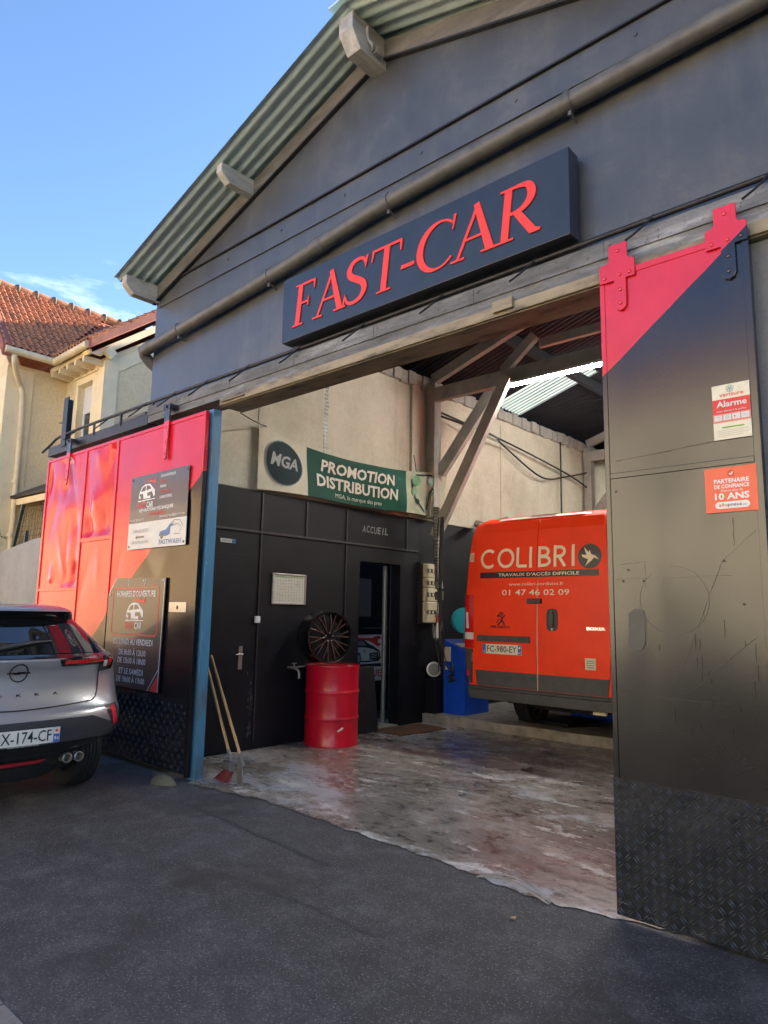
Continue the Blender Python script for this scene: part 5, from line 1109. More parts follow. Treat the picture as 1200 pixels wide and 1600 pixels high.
for (x, z) in ((0.28, 0.12), (-0.30, 0.18)): b.poly([(x+0.15*math.cos(2*math.pi*i/20), z+0.26*math.sin(2*math.pi*i/20)) for i in range(20)], K, 0.0055, None, 1); b.poly([(x+0.09*math.cos(2*math.pi*i/20), z+0.17*math.sin(2*math.pi*i/20)) for i in range(20)], K, 0.007, None, 4)
b.stroke(K, [(0.56, 0.50), (0.66, 0.34)], 0.03, 0.0045, None, 1); b.stroke(K, [(0.66, 0.50), (0.78, 0.34)], 0.03, 0.0045, None, 1)
b.poly([(-0.6, 1.05), (1.1, 0.98), (1.3, 1.06), (1.62, 1.08), (1.72, 0.98), (1.5, 0.90), (1.50, 0.78), (1.72, 0.72), (1.5, 0.60), (1.25, 0.72), (1.0, 0.84), (0.6, 0.90), (-0.6, 0.98)], K, 0.006, None, 0); b.stroke(K, [(-0.8, 1.10), (1.0, 1.07)], 0.03, 0.006, None, 0)
b.poly([(-1.8, -0.12), (1.85, -0.12), (1.85, -0.26), (-1.8, -0.26)], K, 0.0022, None, 1)
b.text(q, 'BIENVENUE', 8.41, 0.535, 0.10, 0.98, 'R', 0.003, 0, 0.02)
b.build('printing', ['red_print', 'black_print', 'offwhite', 'grey_print', 'alu'], WP)
b = MB(); b.box(-7.658, 7.3, 1.46, -7.62, 8.12, 2.06); tag(b.build('office_board', 'panel_glass', bevel=0.03), 'dull brown board hanging on the dark office wall above the poster', 'board')
b = MB(); b.box(-7.655, 7.95, 1.285, -7.50, 8.40, 1.297); tag(b.build('shelf', 'pipe'), 'thin shelf edge in the dark office above the poster', 'shelf')
# electrics on the wall by the step
FB = thing('fuse_box', (WX+0.1, 8.0, 1.4), 'stack of aged cream fuse box modules on a black backing by the truss post', 'fuse box')
b = MB(); b.box(WX+0.001, 7.80, 1.38, WX+0.06, 8.16, 2.27); b.build('backing', 'black_metal', FB)
for (z0, z1, y1) in ((2.045, 2.245, 8.17), (1.90, 2.04, 8.17), (1.705, 1.895, 8.17), (1.40, 1.70, 8.20)):
    b = MB(); b.box(WX+0.061, 7.84, z0, WX+0.115, y1-0.04, z1); m_ = b.build('fuse_module', 'fuse_cream', FB, bevel=0.012)
    zc = (z0+z1)/2; b = MB(); b.box(WX+0.1152, 7.88, zc-0.03, WX+0.118, y1-0.07, zc+0.03, 0)
    for k in range(5): b.box(WX+0.1182, 7.92+k*0.040, zc-0.022, WX+0.127, 7.952+k*0.040, zc+0.022, 1 if k % 2 else 2)
    b.build('breaker_row', ['pipe', 'board_dark', 'fuse_cream'], m_)
FDt = thing('flexible_duct', (-6.3, 8.25, 2.0), 'grey ribbed flexible duct hanging down beside the fuse boxes', 'duct')
pts = smooth_line([(-6.13, 7.86, 3.05), (-6.12, 7.86, 2.7), (-6.10, 7.86, 2.3), (-6.09, 7.86, 2.06), (-6.07, 7.85, 1.97)], 16); b = MB(); b.tube(pts, [0.047+(0.006 if i % 2 else -0.003) for i in range(len(pts))], 12); b.tube([(-6.07, 7.85, 1.97), (-6.05, 7.84, 1.88)], 0.055, 12)
b.build('duct_hose', 'duct', FDt, smooth=30)
b = MB(); b.box(-6.10, 7.80, 1.72, -6.0, 7.88, 1.84); b.build('junction_box', 'pipe', FDt, bevel=0.006)
b = MB()
for k in range(7):
    x = -6.04+rg.uniform(-.03, .07); b.tube(smooth_line([(x, 7.83, 2.9), (x+rg.uniform(-.02, .02), 7.81, 2.3), (x+rg.uniform(-.03, .03), 7.80, 1.7), (x+rg.uniform(-.02, .06), 7.79, 1.2), (x+rg.uniform(-.02, .1), 7.80, rg.uniform(0.7, 1.1))], 5), 0.007, 6)
tag(b.build('cable_bundle', 'cable', smooth=60), 'loose black cables hanging from the trunking past the fuse boxes', 'cables')
b = MB(); b.tube(smooth_line([(-6.38, 8.05, 4.55), (-6.1, 9.2, 4.42), (-6.33, 10.0, 4.40), (-6.3, 11.2, 4.05), (-6.34, 12.2, 4.22), (-6.34, 13.1, 4.45)], 6), 0.016, 6); b.tube(smooth_line([(-6.38, 8.1, 4.62), (-6.34, 10.0, 4.50), (-6.34, 12.2, 4.30), (-6.34, 13.1, 4.15)], 6), 0.016, 6); b.tube([(-6.38, 12.1, 4.9), (-6.385, 12.1, 3.0)], 0.015, 6)
tag(b.build('sagging_cable', 'cable', smooth=60), 'sagging black cables strung along the upper cream wall behind the truss', 'cables')
b = MB(); b.tube(smooth_line([(-6.36, 9.2, 2.98), (-6.2, 9.2, 2.93), (-6.0, 9.25, 2.96), (-5.9, 9.4, 3.02)], 5), 0.06, 10); tag(b.build('grey_pipe', 'duct', smooth=60), 'short grey waste pipe above the van at the foot of the cream wall', 'pipe')
# blue machine cabinet with hose reel, bottle, socket dial and black block
CB = thing('machine_cabinet', (-6.03, 8.45, 0.13), 'blue sheet metal machine cabinet with sloping top behind the van corner', 'cabinet')
b = MB(); b.poly([(-6.215, 0.13), (-5.845, 0.13), (-5.845, 1.02), (-6.215, 1.17)], lambda a, c, d: Vector((a, 8.76-d, c)), 0, 0.60); b.build('body', 'blue_machine', CB, bevel=0.006)
b = MB(); b.box(-6.19, 8.14, 0.86, -6.08, 8.158, 1.06); b.build('socket_plate', 'fuse_cream', CB, bevel=0.004)
b = MB(); b.tube(smooth_line([(-6.15, 8.15, 0.80), (-6.08, 8.11, 0.76), (-6.02, 8.12, 0.70), (-6.08, 8.10, 0.66), (-5.98, 8.13, 0.62), (-6.1, 8.12, 0.58)], 4), 0.014, 6); b.tube(smooth_line([(-6.05, 8.15, 0.85), (-6.0, 8.1, 0.74), (-6.06, 8.12, 0.60)], 4), 0.012, 6); b.box(-6.16, 8.13, 0.74, -6.12, 8.158, 0.79, 1); b.build('plug_leads', ['cable', 'offwhite'], CB)
b = MB(); b.obox((-6.02, 8.17, 1.105), (0.12, 0, -0.048), (0, 0.4, 0), (0.004, 0, 0.012)); b.build('control_panel', 'alu', CB, bevel=0.003); 
HR = thing('hose_reel', (-6.05, 8.4, 1.25), 'round teal hose reel standing on the blue cabinet', 'hose reel')
b = MB(); b.lathe([(0, 0), (0.17, 0.0), (0.185, 0.02), (0.185, 0.05), (0.13, 0.055), (0.13, 0.12), (0.185, 0.125), (0.185, 0.15), (0.0, 0.155)], (-6.06, 8.42, 1.44), (0.75, -0.55, 0), 32); b.build('reel', 'teal', HR, smooth=40)
b = MB(); b.bar((-6.02, 8.42, 1.12), (-6.02, 8.42, 1.44), 0.05, 0.02); b.build('stand', 'pipe', HR)
SB = thing('spray_bottle', (-6.30, 8.15, 1.18), 'white spray bottle with red top hanging by the blue cabinet', 'bottle')
b = MB(); b.lathe([(0, 0), (0.045, 0.0), (0.05, 0.02), (0.048, 0.15), (0.025, 0.20), (0.016, 0.22), (0, 0.22)], (-6.29, 8.10, 1.18), (0.1, 0, 1), 18); b.build('bottle', 'offwhite', SB, smooth=50)
b = MB(); b.lathe([(0.018, 0.0), (0.020, 0.09), (0.012, 0.11), (0, 0.11)], (-6.267, 8.10, 1.40), (-0.1, 0, 1), 12); b.bar((-6.27, 8.10, 1.49), (-6.32, 8.07, 1.50), 0.02, 0.025); b.build('cap', 'red_print', SB, smooth=50)
b = MB(); b.tube(smooth_line([(-6.36, 8.12, 1.45), (-6.30, 8.08, 1.55), (-6.22, 8.10, 1.45), (-6.21, 8.1, 1.3), (-6.26, 8.08, 1.16), (-6.35, 8.1, 1.2), (-6.37, 8.12, 1.35), (-6.36, 8.12, 1.45)], 4), 0.010, 6); tag(b.build('hanging_hose', 'duct', smooth=60), 'short loop of grey hose hanging round the spray bottle', 'hose')
BK = thing('black_block', (-6.40, 8.2, 0.13), 'black painted concrete block on the step left of the blue cabinet', 'block')
b = MB(); b.box(-6.41, 7.98, 0.131, -6.235, 8.35, 0.60); b.box(-6.56+0.18, 7.96, 0.601, -6.235, 8.34, 0.61); b.build('block', 'black_paint', BK, bevel=0.015)
DL = thing('round_lamp', (-6.36, 8.1, 0.62), 'round silver-rimmed work lamp resting on the black block', 'lamp')
n_ = Vector((0.72, -0.69, 0.05)).normalized(); c_ = Vector((-6.33, 8.08, 0.735))
b = MB(); b.lathe([(0.0, -0.05), (0.08, -0.05), (0.10, 0.0), (0.108, 0.012), (0.104, 0.022), (0.088, 0.024), (0.085, 0.012)], c_, n_, 32); b.build('rim', 'alu', DL, smooth=40)
b = MB(); b.lathe([(0.085, 0.013), (0.06, 0.018), (0.0, 0.02)], c_, n_, 28)
b.build('lens', 'grey_print', DL, smooth=60)
b = MB()
for r_ in (0.02, 0.045, 0.068): b.lathe([(r_-0.003, 0.0212), (r_, 0.024), (r_+0.003, 0.0212)], c_, n_, 24)
b.build('grille', 'pipe', DL)
# fluorescent tube under the tie beam
FT = thing('strip_light', (-4.3, 7.9, 4.68), 'lit fluorescent strip light fixed under the front tie beam', 'lamp')
b = MB(); b.box(-4.88, 7.86, 4.640, -1.20, 7.94, 4.679); b.build('housing', 'offwhite', FT, bevel=0.004)
b = MB(); b.tube([(-4.87, 7.885, 4.615), (-1.22, 7.885, 4.615)], 0.019, 12); b.build('tube', 'tube', FT, smooth=60)
b = MB(); b.tube([(-2.0, 12.9, 4.65), (-4.6, 12.9, 4.65)], 0.02, 10); FT2 = thing('strip_light', (-3.3, 12.9, 4.68), 'unseen second strip light on the rear truss, added to brighten the interior', 'lamp'); b.build('tube', 'tube', FT2, smooth=60)  # unseen lamp, added for more light inside the garage
b = MB(); b.box(-4.65, 12.86, 4.672, -1.95, 12.94, 4.70); b.build('housing', 'offwhite', FT2)
# blue vehicle lift beam and dark tray under the van
b = MB(); b.box(-4.75, 9.2, 0.132, -1.3, 9.5, 0.30); b.box(-4.75, 9.15, 0.132, -4.6, 9.19, 0.26); tag(b.build('lift_beam', 'blue_machine', bevel=0.01), 'low blue vehicle lift beam on the step under the van', 'lift')
b = MB(); b.poly([(-5.1, 8.35), (-4.35, 8.28), (-4.1, 8.7), (-4.3, 9.0), (-5.0, 8.95)], lambda a, c, d: Vector((a, c, 0.134+d)), 0, 0.05); tag(b.build('drip_tray', 'black_paint', bevel=0.01), 'low black tray on the step under the van rear', 'tray')
# ================================================================== VAN
VX, VY, VZ = -4.02, 7.0, 0.13
V = thing('delivery_van', (VX, VY+2.7, VZ), 'tall orange-red delivery van seen from behind inside the garage, closed rear doors', 'van')
vw = [(0.42, 0.86), (0.56, 0.93), (0.70, 0.955), (0.90, 0.985), (1.10, 1.005), (1.35, 1.02), (1.70, 1.015), (2.1, 0.99), (2.45, 0.955), (2.60, 0.925), (2.66, 0.88), (2.70, 0.78), (2.725, 0.55), (2.73, 0.2)]
vr = [(0.42, 0.02), (0.70, 0.0), (1.1, 0.0), (1.7, 0.015), (2.2, 0.04), (2.5, 0.075), (2.62, 0.12), (2.69, 0.22), (2.72, 0.5), (2.73, 1.0)]
vf = [(0.42, 5.30), (0.8, 5.40), (1.1, 5.2), (1.4, 4.6), (1.9, 4.1), (2.5, 3.4), (2.62, 3.1), (2.73, 2.0)]
def vl(s, z, D=0.10, n=7): 
    w_ = interp(vw, z); return interp(vr, z)+D*(1-(max(0, 1-abs(s/w_)**n))**(1/n))
def vplan(z):
    w_, l0, l1 = interp(vw, z), interp(vr, z), interp(vf, z); D, n = min(0.10, (l1-l0)*0.2), 7; h = []
    for k in range(13):
        s = math.sin(math.pi/2*k/12); h.append((s*w_, l0+D*(1-(max(0, 1-s**n))**(1/n))))
    for k in range(1, 8): h.append((w_, l0+D+(l1-0.5-l0-D)*k/8 if l1-l0 > 1.2 else l0+D+(l1-l0-2*D)*k/8))
    la, lb = h[-1][1], l1
    for k in range(0, 9):
        a = math.pi/2*k/8; h.append((w_*math.cos(a), la+(lb-la)*math.sin(a)))
    return [(VX+s, VY+l) for s, l in h]+[(VX-s, VY+l) for s, l in reversed(h[1:-1])]
zs = [0.555, 0.57, 0.59, 0.63, 0.7, 0.8, 0.9, 1.0, 1.1, 1.25, 1.4, 1.55, 1.7, 1.85, 2.0, 2.15, 2.3, 2.45, 2.54, 2.6, 2.64, 2.67, 2.69, 2.71, 2.72, 2.727, 2.73]
vs, fs, n = contour_stack(zs, vplan); b = MB(); b.add(vs, fs); b.add(vs[:n], [tuple(reversed(range(n)))]); b.add(vs[-n:], [tuple(range(n))])
b.m = [1 if i < 4*n else 0 for i in range(len(b.f))]
vb = b.build('body', ['van_red', 'van_plastic'], V, smooth=35)
vf_ = lambda s, z, c=0.0: Vector((VX+s, VY+vl(s, z)-c, z))
# two rear doors: right wider panel set proud, seams between
for (s0, s1, lab) in ((-0.865, -0.008, 'left rear van door with number plate and lettering'), (0.008, 0.865, 'right rear van door with black handle')):
    b = MB(); P = lambda z: (s0 if abs(s0) < 0.1 else s0*interp(vw, z)/1.02, s1 if abs(s1) < 0.1 else s1*interp(vw, z)/1.02)
    zl = [0.705, 0.88, 1.1, 1.4, 1.7, 2.0, 2.3, 2.50, 2.62]
    for i, (za, zb) in enumerate(zip(zl, zl[1:])):
        a0, a1 = P(za); b0, b1 = P(zb)
        b.patch(vf_, [(a0, za), (a1, za), (b1, zb), (b0, zb)], 0.001, 0.014, 1 if i == 0 else 0, 10, 3)
    d_ = b.build('rear_door', ['van_red', 'van_plastic'], V, smooth=35); plab(d_, lab)
    if s0 < 0: dl_ = d_
    else: dr_ = d_
b = MB(); b.stroke(vf_, [(-0.93, 2.655), (-0.5, 2.665), (0, 2.668), (0.5, 2.665), (0.93, 2.655)], 0.024, 0.004, 0.022); b.build('roof_drip', 'offwhite', V)
b = MB(); b.stroke(vf_, [(0.0, 0.70), (0.0, 1.2), (0.0, 1.8), (0.0, 2.62)], 0.012, 0.004, 0.010); b.build('door_seal', 'seal_pink', V)
for z in (1.66, 1.32, 2.30):      # pressed creases across the doors
    for s0, s1, dd_ in ((-0.82, -0.02, dl_), (0.02, 0.82, dr_)):
        b = MB(); b.patch(vf_, [(s0, z), (s1, z), (s1, z+0.012), (s0, z+0.012)], 0.013, 0.0165, 0, 8, 1); b.build('door_crease', 'van_red', dd_)
# bumper step
b = MB(); b.patch(vf_, [(-0.90, 0.55), (0.90, 0.55), (0.925, 0.66), (-0.925, 0.66)], -0.02, 0.060, 0, 18, 2); b.patch(vf_, [(-0.925, 0.661), (0.925, 0.661), (0.93, 0.69), (-0.93, 0.69)], -0.02, 0.045, 0, 18, 1)
for k in range(6): b.lathe([(0.012, 0), (0, 0.004)], vf_(-0.75+k*0.3, 0.615, 0.0605), (0, -1, 0), 10)
b.build('bumper', 'van_plastic', V, smooth=35, bevel=0.006)
b = MB(); b.box(VX-0.55, VY+0.25, 0.50, VX+0.4, VY+0.32, 0.555); b.box(VX-0.45, VY+0.6, 0.42, VX+0.45, VY+4.4, 0.55); b.box(VX+0.62, VY+0.04, 0.505, VX+0.76, VY+0.09, 0.55, 1); b.build('underbody', ['black_paint', 'fuse_cream'], V)
for sg in (-1, 1):
    b = MB(); z0, z1 = 1.13, 1.76; e0, e1 = sg*0.862, sg*0.998
    for (za, zb, m_) in ((1.13, 1.23, 0), (1.23, 1.31, 1), (1.31, 1.76, 0)):
        q = [(min(e0, e1), za), (max(e0, e1), za), (max(e0, e1), zb), (min(e0, e1), zb)]; b.patch(vf_, q, -0.01, 0.018, m_, 8, 4)
    b.patch(vf_, [(sg*0.95-0.02, 1.36), (sg*0.95+0.02, 1.36), (sg*0.96+0.016, 1.55), (sg*0.96-0.016, 1.55)], 0.012, 0.021, 1, 4, 3)
    b.build('tail_light', ['tail_red', 'tail_clear'], V, smooth=30)
    b = MB(); q = sorted((sg*0.875, sg*0.985)); b.patch(vf_, [(q[0], 0.72), (q[1]-0.01, 0.72), (q[1], 1.12), (q[0], 1.12)], -0.01, 0.03, 0, 6, 4); b.build('corner_guard', 'van_plastic', V, smooth=35, bevel=0.004)
    b = MB(); q = sorted((sg*0.915, sg*0.95)); b.patch(vf_, [(q[0], 0.80), (q[1], 0.80), (q[1], 0.87), (q[0], 0.87)], 0.03, 0.036, 0, 3, 2); b.build('reflector', 'tail_bright', V)
    for z in (2.16, 0.97):
        b = MB(); q = sorted((sg*0.875, sg*0.945)); b.patch(vf_, [(q[0], z), (q[1], z), (q[1], z+0.11), (q[0], z+0.11)], 0.005, 0.025, 0, 4, 2); b.build('hinge', 'seal_pink', V, bevel=0.008)
b = MB(); b.patch(vf_, [(-0.15, 2.692), (0.15, 2.692), (0.13, 2.715), (-0.13, 2.715)], 0.0, 0.05, 0, 8, 2); b.patch(vf_, [(-0.16, 2.680), (0.16, 2.680), (0.16, 2.6915), (-0.16, 2.6915)], 0.0, 0.04, 1, 8, 1); b.build('brake_light', ['tail_red', 'tail_red'], V)
# number plate, trim, handles
b = MB(); b.patch(vf_, [(-0.80, 1.215), (-0.085, 1.215), (-0.09, 1.285), (-0.795, 1.285)], 0.012, 0.035, 0, 6, 1); b.build('plate_trim', 'van_plastic', dl_, bevel=0.005)
b = MB(); b.patch(vf_, [(-0.72, 1.075), (-0.195, 1.075), (-0.195, 1.185), (-0.72, 1.185)], 0.014, 0.020, 0, 4, 1); b.patch(vf_, [(-0.718, 1.077), (-0.675, 1.077), (-0.675, 1.183), (-0.718, 1.183)], 0.020, 0.0212, 1, 1, 1); b.patch(vf_, [(-0.240, 1.077), (-0.197, 1.077), (-0.197, 1.183), (-0.240, 1.183)], 0.020, 0.0212, 1, 1, 1)
b.text(vf_, 'FC-980-EY', -0.457, 1.098, 0.068, 0.40, 'C', 0.0216, 2, 0.01); b.text(vf_, 'F', -0.696, 1.085, 0.024, 0.014, 'C', 0.0216, 3); b.disc(vf_, -0.218, 1.155, 0.012, 0.0216, 3, 10); b.text(vf_, '69', -0.218, 1.087, 0.022, 0.028, 'C', 0.0216, 3)
b.build('number_plate', ['plate_yellowish', 'blue_print', 'board_dark', 'white'], dl_)
b = MB(); P = [(0.105+0.065*math.cos(a)*(1+0.0), 1.475+0.125*math.sin(a)) for a in [2*math.pi*k/24 for k in range(24)]]; P = [(0.190+math.copysign(abs(math.cos(2*math.pi*k/28))**0.5*0.068, math.cos(2*math.pi*k/28)), 1.478+math.copysign(abs(math.sin(2*math.pi*k/28))**0.5*0.122, math.sin(2*math.pi*k/28))) for k in range(28)]
b.poly(P, vf_, 0.012, 0.022, 0); b.poly([(0.190+(x-0.190)*0.32, 1.49+(z-1.478)*0.72) for x, z in P], vf_, 0.022, 0.040, 1); b.disc(vf_, 0.19, 1.375, 0.012, 0.0225, 2, 12)
b.build('door_handle', ['black_print', 'car_plastic', 'steel'], dr_, bevel=0.003)
b = MB(); b.patch(vf_, [(-0.118, 1.655), (0.062, 1.655), (0.062, 1.712), (-0.118, 1.712)], 0.012, 0.045, 0, 6, 2); b.build('latch', 'van_plastic', V, smooth=40, bevel=0.010)
b = MB(); b.patch(vf_, [(0.575, 0.965), (0.695, 0.965), (0.695, 1.085), (0.575, 1.085)], 0.014, 0.024, 0, 2, 2)
for k in range(4): b.patch(vf_, [(0.595, 0.985+k*0.022), (0.675, 0.985+k*0.022), (0.675, 0.995+k*0.022), (0.595, 0.995+k*0.022)], 0.024, 0.0265, 1, 2, 1)
b.build('vent_cover', ['fuse_cream', 'grey_print'], dr_, bevel=0.003)
# vinyl lettering
b = MB(); T_ = 0.0155; k = [0]
def vst(p, w_=0.046):
    k[0] += 1
    if len(p) == 2: p = [(p[0][0]+(p[1][0]-p[0][0])*i/10, p[0][1]+(p[1][1]-p[0][1])*i/10) for i in range(11)]
    b.stroke(vf_, p, w_, T_+0.001+k[0]*0.0002, None, 0)
H0, H1 = 2.085, 2.285; hm = (H0+H1)/2; rr_ = 0.098
arc = lambda cx, a0, a1, rx=rr_, n_=22: [(cx+rx*math.cos(R(a0+(a1-a0)*i/n_)), hm+0.1*math.sin(R(a0+(a1-a0)*i/n_))) for i in range(n_+1)]
W_ = 0.034
vst(arc(-0.655, 48, 312), W_); vst(arc(-0.415, 0, 360), W_)
vst([(-0.255, H1+0.02), (-0.255, H0-0.0)], W_); vst([(-0.255, H0+0.0), (-0.135, H0+0.0)], W_)
vst([(-0.085, H1+0.02), (-0.085, H0-0.02)], W_)
vst([(0.03, H1+0.02), (0.03, H0-0.02)], W_)
def bowl(x, z0, z1, rx): return [(x, z1)]+[(x+rx*0.45+rx*0.55*math.cos(R(90-180*i/12)), (z0+z1)/2+(z1-z0)/2*math.sin(R(90-180*i/12))) for i in range(13)]+[(x, z0)]
vst(bowl(0.03, hm+0.006, H1, 0.11), W_); vst(bowl(0.03, H0, hm-0.002, 0.128), W_)
vst([(0.225, H1+0.02), (0.225, H0-0.02)], W_); vst(bowl(0.225, hm-0.004, H1, 0.115), W_); vst([(0.27, hm), (0.345, H0-0.018)], W_)
vst([(0.445, H1+0.02), (0.445, H0-0.02)], W_)
b.build('lettering', 'cream_vinyl', V); 
b = MB(); b.disc(vf_, 0.635, 2.165, 0.135, 0.016, 0, 36)
b.poly([(0.585, 2.06), (0.62, 2.13), (0.555, 2.16), (0.545, 2.185), (0.60, 2.178), (0.572, 2.265), (0.625, 2.205), (0.635, 2.235), (0.655, 2.185), (0.70, 2.17), (0.742, 2.125), (0.685, 2.148), (0.655, 2.115), (0.62, 2.09)], vf_, 0.0175, None, 1)
b.rect(vf_, -0.775, 1.955, 0.74, 2.025, 0.016, 0, 10, 1); b.text(vf_, "TRAVAUX D'ACC\u00c8S DIFFICILE", 0.0, 1.972, 0.034, 1.03, 'C', 0.0175, 1, 0.012)
b.text(vf_, 'www.colibri-cordistes.fr', -0.02, 1.862, 0.034, 0.70, 'C', 0.016, 1); b.text(vf_, '01 47 46 02 09', -0.03, 1.752, 0.062, 0.86, 'C', 0.016, 1, 0.008)
b.build('vinyl_print', ['black_print', 'cream_vinyl'], V)
# chrome badge and name strips
b = MB(); q = lambda a, z: (-0.47+a*0.062, 1.47+z*0.085)
for st_, w_ in (([(-0.6, 0.5), (-0.1, 1.0), (0.5, 0.9), (0.1, 0.55)], 0.014), ([(-0.9, 0.45), (-0.3, 0.5), (0.3, 0.2), (0.9, 0.6)], 0.016), ([(0.3, 0.2), (0.0, -0.3), (-0.7, -0.75)], 0.018), ([(0.1, -0.1), (0.5, -0.3), (0.8, -0.8)], 0.018), ([(-0.2, 0.1), (-0.6, -0.05), (-0.9, -0.4)], 0.012), ([(0.0, 0.75), (0.4, 0.6), (0.6, 0.3)], 0.012)):
    b.stroke(vf_, [q(*p) for p in st_], w_, 0.014, 0.020)
b.build('badge', 'chrome', dl_)
b = MB(); b.text(vf_, 'PEUGEOT', -0.475, 1.372, 0.026, 0.27, 'C', 0.017, 0, 0.03); b.build('badge_lettering', 'chrome', dl_)
b = MB(); b.text(vf_, 'BOXER', 0.70, 1.378, 0.030, 0.21, 'C', 0.017, 0, 0.03); b.build('badge_lettering', 'chrome', dr_)
def wheel(parent, c, ax, rad, wd, tw=0.0):
    b = MB(); h = wd/2; p = [(rad*0.62, -h*0.9), (rad*0.80, -h), (rad*0.95, -h*0.92), (rad*0.985, -h*0.8)]
    for k in range(5):
        t = -0.7+1.4*k/5; p += [(rad, h*(t+0.03)), (rad, h*(t+0.22)), (rad*0.975, h*(t+0.235)), (rad*0.975, h*(t+0.27))]
    p += [(rad*0.985, h*0.8), (rad*0.95, h*0.92), (rad*0.80, h), (rad*0.62, h*0.9)]
    b.lathe(p, c, ax, 48); wh = b.build('wheel', 'rubber', parent, smooth=30)
    b = MB(); b.lathe([(rad*0.63, -h*0.85), (rad*0.60, -h*0.6), (rad*0.58, 0), (rad*0.60, h*0.6), (rad*0.64, h*0.88), (rad*0.60, h*0.80), (rad*0.5, h*0.55), (rad*0.2, h*0.6), (0, h*0.62)], c, ax, 32); b.lathe([(0, -h*0.2), (rad*0.6, -h*0.2)], c, ax, 24); b.build('rim', 'pipe', wh, smooth=40)
for sg in (-1, 1):
    for yy in (1.35, 4.45): wheel(V, (VX+sg*0.86, VY+yy, 0.13+0.34), (sg, 0, 0), 0.34, 0.22)

# ================================================================== PARKED CAR
CX, CY = -5.45, 2.105
CR = thing('parked_car', (CX-2.0, CY, 0), 'silver-grey compact crossover parked beside the red door, rear towards the viewer', 'car')
cw = [(0.20, 0.48), (0.30, 0.56), (0.42, 0.63), (0.47, 0.80), (0.53, 0.865), (0.62, 0.890), (0.75, 0.895), (0.90, 0.89), (1.00, 0.875), (1.06, 0.865), (1.10, 0.84), (1.16, 0.805), (1.25, 0.755), (1.36, 0.695), (1.44, 0.65), (1.48, 0.61), (1.50, 0.57), (1.515, 0.50), (1.527, 0.38), (1.53, 0.2)]
cr = [(0.20, 0.30), (0.30, 0.16), (0.40, 0.05), (0.50, 0.0), (0.62, 0.0), (0.70, 0.015), (0.74, 0.055), (0.80, 0.085), (0.90, 0.115), (1.00, 0.12), (1.05, 0.095), (1.085, 0.085), (1.10, 0.10), (1.125, 0.16), (1.20, 0.27), (1.30, 0.42), (1.39, 0.555), (1.41, 0.54), (1.43, 0.515), (1.455, 0.50), (1.475, 0.52), (1.50, 0.62), (1.515, 0.85), (1.527, 1.1), (1.53, 1.5)]
cf = [(0.20, 4.0), (0.5, 4.15), (0.75, 4.12), (0.92, 3.95), (1.0, 3.5), (1.06, 3.2), (1.2, 2.9), (1.4, 2.45), (1.5, 2.1), (1.53, 1.9)]
CD, CN, ZS = 0.34, 2.7, 1.018
def cl(s, z):
    w_ = interp(cw, z); return interp(cr, z)+CD*(1-(max(0, 1-min(1, abs(s/w_))**CN))**(1/CN))
def cplan(z):
    w_, l0, l1 = interp(cw, z), interp(cr, z), interp(cf, z); D = min(CD, (l1-l0)*0.3); h = []
    for k in range(17):
        s = math.sin(math.pi/2*k/16); h.append((s*w_, l0+D*(1-(max(0, 1-s**CN))**(1/CN))))
    for k in range(1, 7): h.append((w_, l0+D+(l1-l0-2*D)*k/7))
    la = h[-1][1]
    for k in range(0, 11):
        a = math.pi/2*k/10; h.append((w_*math.cos(a)**0.8 if k < 10 else 0, la+(l1-la)*math.sin(a)))
    return [(CX-l, CY+s) for s, l in h]+[(CX-l, CY-s) for s, l in reversed(h[1:-1])]
zs = [0.20, 0.30, 0.38, 0.42, 0.445, 0.47, 0.50, 0.53, 0.57, 0.62, 0.66, 0.70, 0.72, 0.74, 0.77, 0.80, 0.85, 0.90, 0.95, 1.0, 1.03, 1.05, 1.07, 1.085, 1.10, 1.125, 1.16, 1.20, 1.25, 1.30, 1.35, 1.39, 1.41, 1.43, 1.453, 1.465, 1.48, 1.49, 1.50, 1.508, 1.515, 1.522, 1.527, 1.53]
vs, fs, n = contour_stack(zs, cplan); vs = [(x, y, z*ZS) for x, y, z in vs]; b = MB(); b.add(vs, [tuple(reversed(f)) for f in fs]); b.add(vs[:n], [tuple(range(n))]); b.add(vs[-n:], [tuple(reversed(range(n)))])
mi = []
for i in range(len(zs)-1):
    z = (zs[i]+zs[i+1])/2
    for k_ in range(n):
        cx_ = sum(vs[i*n+((k_+d_) % n)][0] for d_ in (0, 1))/2
        l = CX-cx_
        if z < 0.52: mi.append(1)
        elif 1.11 < z < 1.453: mi.append(2 if (z < 1.40 or l < 0.9) else 2)
        else: mi.append(0)
b.m = mi+[1, 0]
b.build('body', ['car_silver', 'car_plastic', 'car_black'], CR, smooth=40)
cfr = lambda s, z, c=0.0: Vector((CX-cl(s, z)+c, CY+s, z*ZS))
b = MB(); b.patch(cfr, [(-0.66, 1.135), (0.66, 1.135), (0.535, 1.375), (-0.535, 1.375)], 0.0, 0.006, 0, 24, 10); b.build('rear_window', 'glass_dark', CR, smooth=50)
